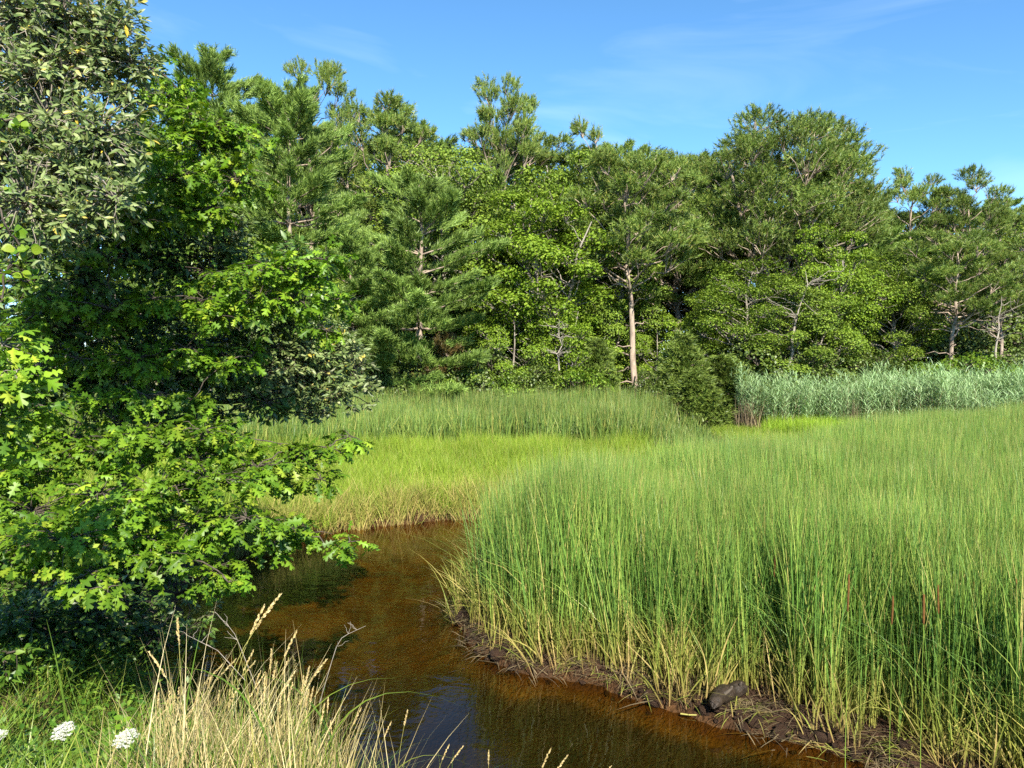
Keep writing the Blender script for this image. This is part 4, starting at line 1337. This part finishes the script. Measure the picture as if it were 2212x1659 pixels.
# dark thicket filling the shade behind
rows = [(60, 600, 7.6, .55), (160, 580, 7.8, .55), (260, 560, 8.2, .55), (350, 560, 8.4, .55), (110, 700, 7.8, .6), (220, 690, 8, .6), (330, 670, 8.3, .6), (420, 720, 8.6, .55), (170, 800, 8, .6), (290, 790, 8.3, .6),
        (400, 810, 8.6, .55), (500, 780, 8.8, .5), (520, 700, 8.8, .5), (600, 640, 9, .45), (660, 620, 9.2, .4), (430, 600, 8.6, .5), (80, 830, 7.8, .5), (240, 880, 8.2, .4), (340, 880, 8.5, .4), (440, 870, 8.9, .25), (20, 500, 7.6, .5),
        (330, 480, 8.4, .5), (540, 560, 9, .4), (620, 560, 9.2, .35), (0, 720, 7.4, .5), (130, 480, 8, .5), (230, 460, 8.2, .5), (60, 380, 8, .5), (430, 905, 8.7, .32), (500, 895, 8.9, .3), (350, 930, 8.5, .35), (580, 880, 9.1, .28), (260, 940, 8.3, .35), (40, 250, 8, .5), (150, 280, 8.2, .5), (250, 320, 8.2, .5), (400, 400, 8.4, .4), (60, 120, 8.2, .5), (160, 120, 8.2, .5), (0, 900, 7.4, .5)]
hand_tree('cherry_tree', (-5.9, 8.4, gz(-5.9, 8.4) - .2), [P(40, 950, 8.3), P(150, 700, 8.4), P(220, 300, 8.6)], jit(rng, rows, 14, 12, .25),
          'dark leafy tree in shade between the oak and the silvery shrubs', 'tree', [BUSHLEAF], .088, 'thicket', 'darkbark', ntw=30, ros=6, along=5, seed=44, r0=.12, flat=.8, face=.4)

# near oak sprays and vine at the left edge
rows = [(5, 745, 3.9, .15), (35, 800, 3.9, .15), (10, 870, 3.85, .16), (45, 900, 3.9, .12), (-30, 820, 3.8, .2), (-40, 930, 3.8, .2), (5, 960, 3.9, .14)]
hand_tree('oak_sapling', (-3.6, 3.9, gz(-3.6, 3.9) - .1), [P(-260, 1300, 3.9), P(-180, 1000, 3.9), P(-110, 850, 3.9)], rows,
          'bright oak sapling leaves entering at the left edge', 'sapling', [OAKLEAF, OAKLEAF2], .10, 'pinoak', 'oakbark', ntw=40, ros=5, nleaf=80, seed=45, r0=.03)
rows = [(10, 262, 4.2, .10), (45, 258, 4.2, .07), (20, 500, 4.2, .10), (50, 540, 4.25, .09), (10, 590, 4.2, .12), (60, 610, 4.3, .07), (5, 650, 4.2, .1), (-30, 400, 4.2, .1)]
hand_tree('climbing_vine', (-3.9, 4.2, gz(-3.9, 4.2) - .1), [P(-260, 1200, 4.4), P(-200, 800, 4.4), P(-120, 300, 4.4)], rows,
          'yellow green round leaved vine climbing at the left edge', 'vine', [VINELEAF], .042, 'vine', 'darkbark', ntw=60, ros=3, along=1, nleaf=120, seed=46, r0=.012, face=.9, up=.5)

# undergrowth on the shaded bank below the oak
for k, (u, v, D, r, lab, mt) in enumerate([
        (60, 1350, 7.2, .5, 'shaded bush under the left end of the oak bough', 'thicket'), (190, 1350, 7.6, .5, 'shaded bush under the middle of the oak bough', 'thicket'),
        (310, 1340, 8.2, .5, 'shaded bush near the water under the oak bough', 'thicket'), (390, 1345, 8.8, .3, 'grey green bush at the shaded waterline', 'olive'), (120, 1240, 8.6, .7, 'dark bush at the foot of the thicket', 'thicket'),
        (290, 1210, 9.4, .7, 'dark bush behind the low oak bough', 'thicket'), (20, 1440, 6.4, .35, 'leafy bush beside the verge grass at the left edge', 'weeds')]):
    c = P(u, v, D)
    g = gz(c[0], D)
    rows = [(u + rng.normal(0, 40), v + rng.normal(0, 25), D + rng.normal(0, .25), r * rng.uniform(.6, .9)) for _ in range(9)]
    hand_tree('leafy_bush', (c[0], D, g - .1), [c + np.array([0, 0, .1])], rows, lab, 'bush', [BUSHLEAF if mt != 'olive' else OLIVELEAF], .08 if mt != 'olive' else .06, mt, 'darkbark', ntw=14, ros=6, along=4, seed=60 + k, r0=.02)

# ------------------------------------------------------------------ roadside verge in front
def on_ground(x, y):
    return np.column_stack([x, y, terrain(x, y)])


rng = np.random.default_rng(500)
VERGE = [(-6.5, 2.0), (-6.5, 8.5), (-4.6, 9.6), (-4.2, 8.6), (-3.4, 7.4), (-2.1, 6.2), (-.9, 5.4), (.4, 4.9), (.9, 4.2), (1.2, 2.6)]
p, z, sd = fill(rng, VERGE, 34, 500)
protos = [grass_proto(520 + i, 22, .12, .46, .006, 'fgreen', .28, .5, .4, 5) for i in range(6)]
keep = (np.hypot((p[:, 0] + 1.38) / .5, (p[:, 1] - 3.8) / .7) > 1) | (rng.random(len(p)) < .25)
p, z = p[keep], z[keep]
a = spread(rng, p, z, (.9, .22), .15)
a['scl'][:, 2] *= 1 - .5 * smooth01(-1.2, -.2, p[:, 0])
scatter('verge_grass', protos, **a, label='green grass covering the bank in the lower left corner', cat='grass', seed=7)
p, z, sd = fill(rng, [(-6.5, 3.2), (-6.5, 8.5), (-4.2, 8.6), (-3.0, 6.9), (-2.0, 5.6), (-1.9, 3.6)], 16, 400)
protos = []
for i in range(5):
    r2 = np.random.default_rng(540 + i)
    n = 60
    mb = MB()
    pos = r2.normal(0, .10, (n, 3)) + np.array([0, 0, .22])
    d = norm(r2.normal(0, 1, (n, 3)) * np.array([1, 1, .4]))
    mb.add(*bake(*BUSHLEAF, frames(d, norm(np.array([0, -.3, 1]) + r2.normal(0, .4, (n, 3)))), pos, r2.uniform(.03, .07, n)))
    protos.append(mb.mesh('weed_tuft', M['weeds']))
scatter('verge_weeds', protos, **spread(rng, p, z, (1.1, .3), .15, (1, .25)), label='low leafy weeds among the grass on the left bank', cat='weeds', seed=8)

# bleached grass clump
p = np.column_stack([rng.normal(-1.38, .28, 270), rng.normal(3.9, .33, 270)])
p = p[(p[:, 0] < -.62) & (p[:, 0] > -1.95)]
z = terrain(p[:, 0], p[:, 1])
protos = [grass_proto(560 + i, 7, .05, .76, .005, 'straw' if i % 3 else 'fgreen', .20, .22, .10, 5) for i in range(8)]
a = spread(rng, p, z, (1.0, .14), .10)
scatter('bleached_grass', protos, **a, label='straw coloured dry grass clump beside the river', cat='grass', seed=9)


def stalk_meshes(seed, H=1.15, bendx=.22, head=.17):
    """A dry grass stalk and its seed head made of many spikelets."""
    rng = np.random.default_rng(seed)
    t = np.linspace(0, 1, 9)
    path = np.stack([bendx * H * t ** 2.2, rng.normal(0, .01) * t, H * (t - .06 * t ** 3)], -1)
    st = MB()
    st.add(*tube(path, np.linspace(.0026, .0012, 9), 4))
    hd = MB()
    n = 46
    f = np.linspace(1 - head / H, 1.0, n)
    pos = np.stack([np.interp(f, t, path[:, k]) for k in range(3)], -1)
    tang = norm(path[-1] - path[-3])
    wid = np.sin(np.pi * np.linspace(.08, .97, n)) ** .7
    d = norm(tang * 1.0 + norm(rng.normal(0, 1, (n, 3))) * .42)
    hd.add(*bake(*BUSHLEAF, frames(d, rng.normal(0, 1, (n, 3))), pos, (.012 + .012 * wid) * rng.uniform(.8, 1.2, n)))
    return st.mesh('stem', M['straw'], True), hd.mesh('seed_head', M['seed'])


SM = [stalk_meshes(580 + i, 1.15, b, h) for i, (b, h) in enumerate([(.10, .15), (.2, .18), (.32, .2), (.16, .14), (.42, .2), (.05, .16)])]


def stalk(u, v, D, lean, rot, var, label, group='seed stalks of the dry grass'):
    """Stalk whose head stands at (u, v)."""
    tip = P(u, v, D)
    st, hd = SM[var]
    bx = (.10, .2, .32, .16, .42, .05)[var] * 1.15
    g = gz(tip[0] - .15, D)
    s = (tip[2] - g) / (1.15 * .94)
    root = empty('dry_grass_stalk', (tip[0] - bx * s * math.cos(rot), D - bx * s * math.sin(rot), g))
    root.rotation_euler = (0, 0, rot)
    root.scale = (s, s, s)
    so = link(bpy.data.objects.new('stem', st), root)
    link(bpy.data.objects.new('seed_head', hd), so)
    return tag(root, label, 'grass stalk', group)


for (u, v, D, r, k, lab) in [
    (605, 1285, 4.4, .2, 2, 'tallest dry grass stalk bending over the dark water'),
    (570, 1310, 4.4, .3, 1, 'dry grass stalk just left of the tallest one'),
    (705, 1425, 4.2, .1, 2, 'dry grass stalk bending right above the arched green blade'),
    (640, 1365, 4.3, .2, 1, 'dry grass stalk in the middle of the leaning group'),
    (382, 1340, 4.0, 2.4, 5, 'upright dry grass stalk left of the clump'),
    (320, 1410, 4.0, 3.0, 2, 'dry grass stalk bending left at the edge of the clump'),
    (880, 1535, 4.6, .4, 0, 'dry grass stalk standing alone in front of the rippled water'),
    (845, 1560, 4.6, .3, 1, 'shorter dry grass stalk left of the lone one before the ripples'),
    (1000, 1612, 4.7, .0, 2, 'dry seed head nodding right at the bottom edge'),
    (1055, 1622, 4.6, 1.5, 5, 'short upright dry seed head at the bottom edge'),
    (1190, 1618, 4.6, .2, 1, 'dry seed head at the bottom edge before the mud bank'),
    (1225, 1632, 4.6, .1, 2, 'nodding dry seed head right of the one at the bottom edge'),
    (1320, 1655, 4.5, .1, 4, 'rightmost dry seed head peeping over the bottom edge'),
    (780, 1530, 4.4, .3, 1, 'dry grass stalk right of the arched green blade'),
    (970, 1610, 4.7, .2, 1, 'dry seed head left of the nodding one at the bottom edge'),
]:
    stalk(u, v, D, 0, r, k, lab)
for i in range(70):
    u = rng.uniform(310, 720)
    v = 1500 - 110 * math.exp(-((u - 570) / 130) ** 2) + abs(rng.normal(0, 70)) + (30 if u > 700 else 0)
    stalk(u, v, rng.uniform(3.7, 4.5), 0, rng.normal(.2, .8), int(rng.integers(0, 6)), 'dry grass stalk packed into the straw coloured clump', 'stalks packed in the straw clump')

# broad green blades standing among the dry grass
BL = []
for i, (cu, dr) in enumerate([(.12, .02), (.35, .1), (.6, .45), (.9, .8)]):
    V, F, h = ribbons(np.zeros((1, 3)), [1.0], [.016], [0], [.06], [cu], [dr], [1.57], 9)
    V2 = V.copy(); V2[:, 2] += 0
    BL.append(mesh_from('grass_blade', V, F, M['fgreen'], True, {'h': h}))


def blade(u, v, D, H, rot, k, label):
    c = P(u, v, D)
    o = link(bpy.data.objects.new('grass_blade', BL[k]))
    o.location = c
    o.rotation_euler = (0, 0, rot)
    o.scale = (H, H, H)
    return tag(o, label, 'grass blade', 'broad green grass blades')


for (u, v, D, H, r, k, lab) in [
    (690, 1700, 3.9, .92, .6, 3, 'arched broad green blade right of the straw clump'), (600, 1720, 3.6, 1.0, 2.9, 2, 'broad green blade curving across the straw clump'),
    (600, 1730, 3.5, .45, .3, 1, 'short broad green blade low in the straw clump'), (180, 1730, 3.7, .85, .4, 0, 'tall green blade behind the white flowers'),
    (160, 1730, 3.8, .92, 2.8, 0, 'tallest green blade behind the white flowers'), (200, 1730, 3.75, .85, .2, 1, 'green blade bending right behind the white flowers'),
    (385, 1730, 3.9, .95, 1.0, 0, 'upright green blade at the left of the straw clump'), (350, 1730, 3.8, .9, .6, 0, 'green blade beside the upright dry stalk'),
    (50, 1720, 3.5, .6, .4, 2, 'green blade curving at the lower left corner'), (740, 1720, 4.0, 1.0, 2.8, 2, 'green blade arching left at the right end of the clump'),
    (600, 1740, 3.6, .9, .5, 2, 'low arching green blade in front of the clump'), (830, 1740, 4.2, .55, .4, 3, 'thin green blade drooping over the bottom edge')]:
    blade(u, v, D, H, r, k, lab)


# white umbel flowers
def umbel(u, v, D, R, label, tilt=.3):
    rng = np.random.default_rng(int(u) + 7)
    c = P(u, v, D)
    g = gz(c[0], D)
    root = empty('umbel_flower', (c[0], c[1], g))
    H = c[2] - g
    st = MB()
    st.add(*tube(bend(rng, [0, 0, 0], [0, 0, H - .045], 6, 0, .01), np.linspace(.004, .0025, 6), 5))
    st.build('stem', M['stem'], root, True)
    ry = MB()
    fl = MB()
    n = 34
    for k in range(n):
        a = k * 2.399
        rr = R * math.sqrt((k + .5) / n)
        e = np.array([rr * math.cos(a), rr * math.sin(a), H + .014 * (1 - (rr / R) ** 2) + tilt * rr * math.sin(a)])
        ry.add(*tube(np.array([[0, 0, H - .045], [e[0] * .55, e[1] * .55, H - .02 + (e[2] - H) * .5], e]), [.0012, .001, .0008], 3))
        m = 26
        pos = e + norm(rng.normal(0, 1, (m, 3))) * np.array([.010, .010, .003]) * rng.uniform(.3, 1.1, (m, 1))
        d = norm(rng.normal(0, 1, (m, 3)) * np.array([1, 1, .2]))
        fl.add(*bake(*DIAMOND, frames(d, norm(np.array([0, -tilt, 1]) + rng.normal(0, .25, (m, 3)))), pos, rng.uniform(.006, .010, m)))
    hd = ry.build('flower_head', M['stem'], root, True)
    fl.build('florets', M['petal'], hd)
    return tag(root, label, 'flower', 'white umbel flowers')


umbel(272, 1596, 3.4, .046, 'white flat flower head beside the yellow green sprig', .45)
umbel(137, 1580, 3.6, .046, 'white flower head left of the one by the yellow green sprig', .5)
umbel(-3, 1590, 3.6, .03, 'white flower head cut by the left edge of the picture')

# yellow green sprig
sp = P(262, 1700, 3.55)
root = empty('leafy_sprig', sp)
mb = MB()
Hs = P(262, 1545, 3.55)[2] - sp[2]
mb.add(*tube(bend(rng, [0, 0, 0], [0.01, 0, Hs], 5, 0, .02), [.003, .003, .0025, .002, .0015], 4))
mb.build('stem', M['stem'], root, True)
lm = mesh_from('leaf', *oval_leaf(.6, .2, .15, 4), M['vine'])
for k in range(11):
    o = link(bpy.data.objects.new('leaf', lm), root)
    a = k * 2.2
    f = .5 + .5 * k / 11
    d = np.array([[math.cos(a), math.sin(a) * .7, .25]])
    R = frames(d, np.array([[0, -.7, .8]]))[0]
    o.matrix_world = Matrix.Translation(Vector((0.01 * f, 0, Hs * f))) @ Matrix(R.tolist()).to_4x4() @ Matrix.Diagonal((.045, .045, .045, 1))
tag(root, 'yellow green leafy sprig above the white flower', 'plant')

# dead twigs leaning over the water
for (pts, D, lab) in [([(690, 1520), (725, 1400), (740, 1375), (790, 1352)], 4.3, 'bare forked twig leaning out over the dark water'),
                      ([(560, 1500), (520, 1400), (505, 1365), (465, 1322)], 4.5, 'bare twig pointing left above the straw clump'),
                      ([(530, 1470), (470, 1405), (400, 1370)], 4.4, 'bare twig crossing behind the upright stalk')]:
    W_ = np.array([P(u, v, D + .05 * i) for i, (u, v) in enumerate(pts)])
    root = empty('bare_twig', W_[0])
    t = np.linspace(0, 1, 9)
    path = np.stack([np.interp(t, np.linspace(0, 1, len(W_)), W_[:, k]) for k in range(3)], -1) - W_[0]
    mb = MB()
    mb.add(*tube(path, np.linspace(.0024, .0010, 9), 4))
    mb.build('stem', M['deadbark'], root, True)
    mb = MB()
    for k in range(6):
        q = path[rng.integers(3, 8)]
        mb.add(*tube(bend(rng, q, q + np.array([rng.normal(0, .05), rng.normal(0, .04), rng.uniform(.02, .08)]), 4, 0, .08), [.0014, .0012, .001, .0007], 3))
    mb.build('side_twigs', M['deadbark'], root, True)
    tag(root, lab, 'twig')

# ------------------------------------------------------------------ things in and beside the cattail bed
def spike_meshes(seed):
    rng = np.random.default_rng(seed)
    st, sk = MB(), MB()
    path = bend(rng, [0, 0, 0], [rng.normal(0, .08), rng.normal(0, .05), 1.0], 7, 0, .006)
    st.add(*tube(path, np.linspace(.0045, .002, 7), 5))
    f = np.array([.72, .73, .75, .80, .84, .865, .87])
    c = np.stack([np.interp(f, np.linspace(0, 1, 7), path[:, k]) for k in range(3)], -1)
    sk.add(*tube(c, [.003, .0095, .0115, .012, .0115, .009, .003], 8))
    return st.mesh('stem', M['stem'], True), sk.mesh('spike', M['spike'], True)


SK = [spike_meshes(700 + i) for i in range(4)]
marks = [(1812, 1075), (2143, 1080), (2084, 1200), (2142, 1232), (1831, 1280), (2031, 1290), (2088, 1292), (1994, 1310), (1926, 1312), (2173, 1262), (2208, 1280), (1700, 1130), (1890, 1140), (2060, 1130),
         (1960, 1060), (2190, 1060), (1760, 1010), (2010, 1010), (1660, 1220), (2120, 1000)]
for i, (u, v) in enumerate(marks):
    D = rng.uniform(1.9, 2.12) * FU / (v - HORIZ)
    c = P(u, v, D)
    g = gz(c[0], D)
    s = (c[2] - g) / .8 * rng.uniform(.97, 1.03)
    root = empty('cattail_plant', (c[0], D, g))
    k_ = rng.uniform(.7, 1.05)
    root.scale = (k_, k_, s)
    root.rotation_euler = (0, 0, rng.uniform(0, 6.28))
    a, b = SK[i % 4]
    so = link(bpy.data.objects.new('stem', a), root)
    link(bpy.data.objects.new('spike', b), so)
    tag(root, 'cattail stem with a brown spike rising out of the green bed', 'cattail', 'brown cattail spikes in the bed')

# straw heap in the gap of the bed
hp = P(1655, 1390, 8.6)
n = 260
mb = MB()
a = rng.uniform(0, 6.28, n)
b = np.column_stack([rng.normal(0, .15, n), rng.normal(0, .15, n), np.abs(rng.normal(0, .18, n))])
V, F, h = ribbons(b, rng.uniform(.2, .45, n), .012, a, rng.uniform(.6, 1.1, n), rng.uniform(0, .5, n), rng.uniform(.5, .9, n), a + 1.57, 4)
mb.add(V, F, h + .5)
o = mb.build('straw_heap', M['straw'])
o.location = (hp[0], hp[1], gz(hp[0], hp[1]) + .25)
tag(o, 'heap of bent dead straw in a gap of the cattail bed', 'straw')

# sunken log on the mud bank
lc = P(1590, 1552, 7.6)
root = empty('driftwood_log', (lc[0], lc[1], gz(lc[0], lc[1]) + .06))
k = 12
t = np.linspace(0, 1, k)
path = np.stack([(t - .5) * .62, .10 * np.sin(t * 3) + .12 * t, .05 * t + .02 * np.sin(t * 7)], -1)
V, F = tube(path, .088 * np.clip(np.sin(np.pi * t), 1e-4, 1) ** .32 * (1 + .12 * np.sin(t * 17)), 12)
V = V + (np.random.default_rng(9).random(V.shape) - .5) * .012
lg = MB(); lg.add(V, F)
lg.build('trunk', bark_mat('wet_log', (.010, .008, .006), (.040, .029, .021), 14, 1, 1.0, .5), root, True)
for q in (3, 6, 9):
    lg = MB()
    e = path[q] + np.array([rng.normal(0, .05), -.08, .10])
    lg.add(*tube(bend(rng, path[q], e, 4, 0, .05), [.028, .022, .016, .010], 6))
    lg.build('branch_stub', M['darkbark'], root, True)
root.rotation_euler = (0, 0, .5)
tag(root, 'dark sodden log lying at the foot of the mud bank', 'log')

# pale stick floating at the bank
s0, s1 = P(1470, 1552, 7.72), P(1560, 1562, 7.6)
mb = MB()
mb.add(*tube(bend(rng, [0, 0, 0], [s1[0] - s0[0], s1[1] - s0[1], .01], 6, .02, .02), np.linspace(.009, .005, 6), 5))
o = mb.build('floating_stick', M['straw'], smooth=True)
o.location = (s0[0], s0[1], .02)
tag(o, 'pale stick floating beside the dark log', 'stick')

# ------------------------------------------------------------------ low growth inside the wood
INNER = 'bushes inside the wood'
rng = np.random.default_rng(900)
for i in range(34):
    u = 120 + i * 66 + rng.uniform(-25, 25)
    D = rng.uniform(44, 58)
    tree_at(['oak_low', 'shrub_a', 'oak_low'][i % 3], 'understory_bush', u, rng.uniform(600, 690), D, rng.uniform(130, 200), rng.uniform(0, 6.28),
            'dark understory bush half hidden between the trunks of the wood', 'bush', INNER)
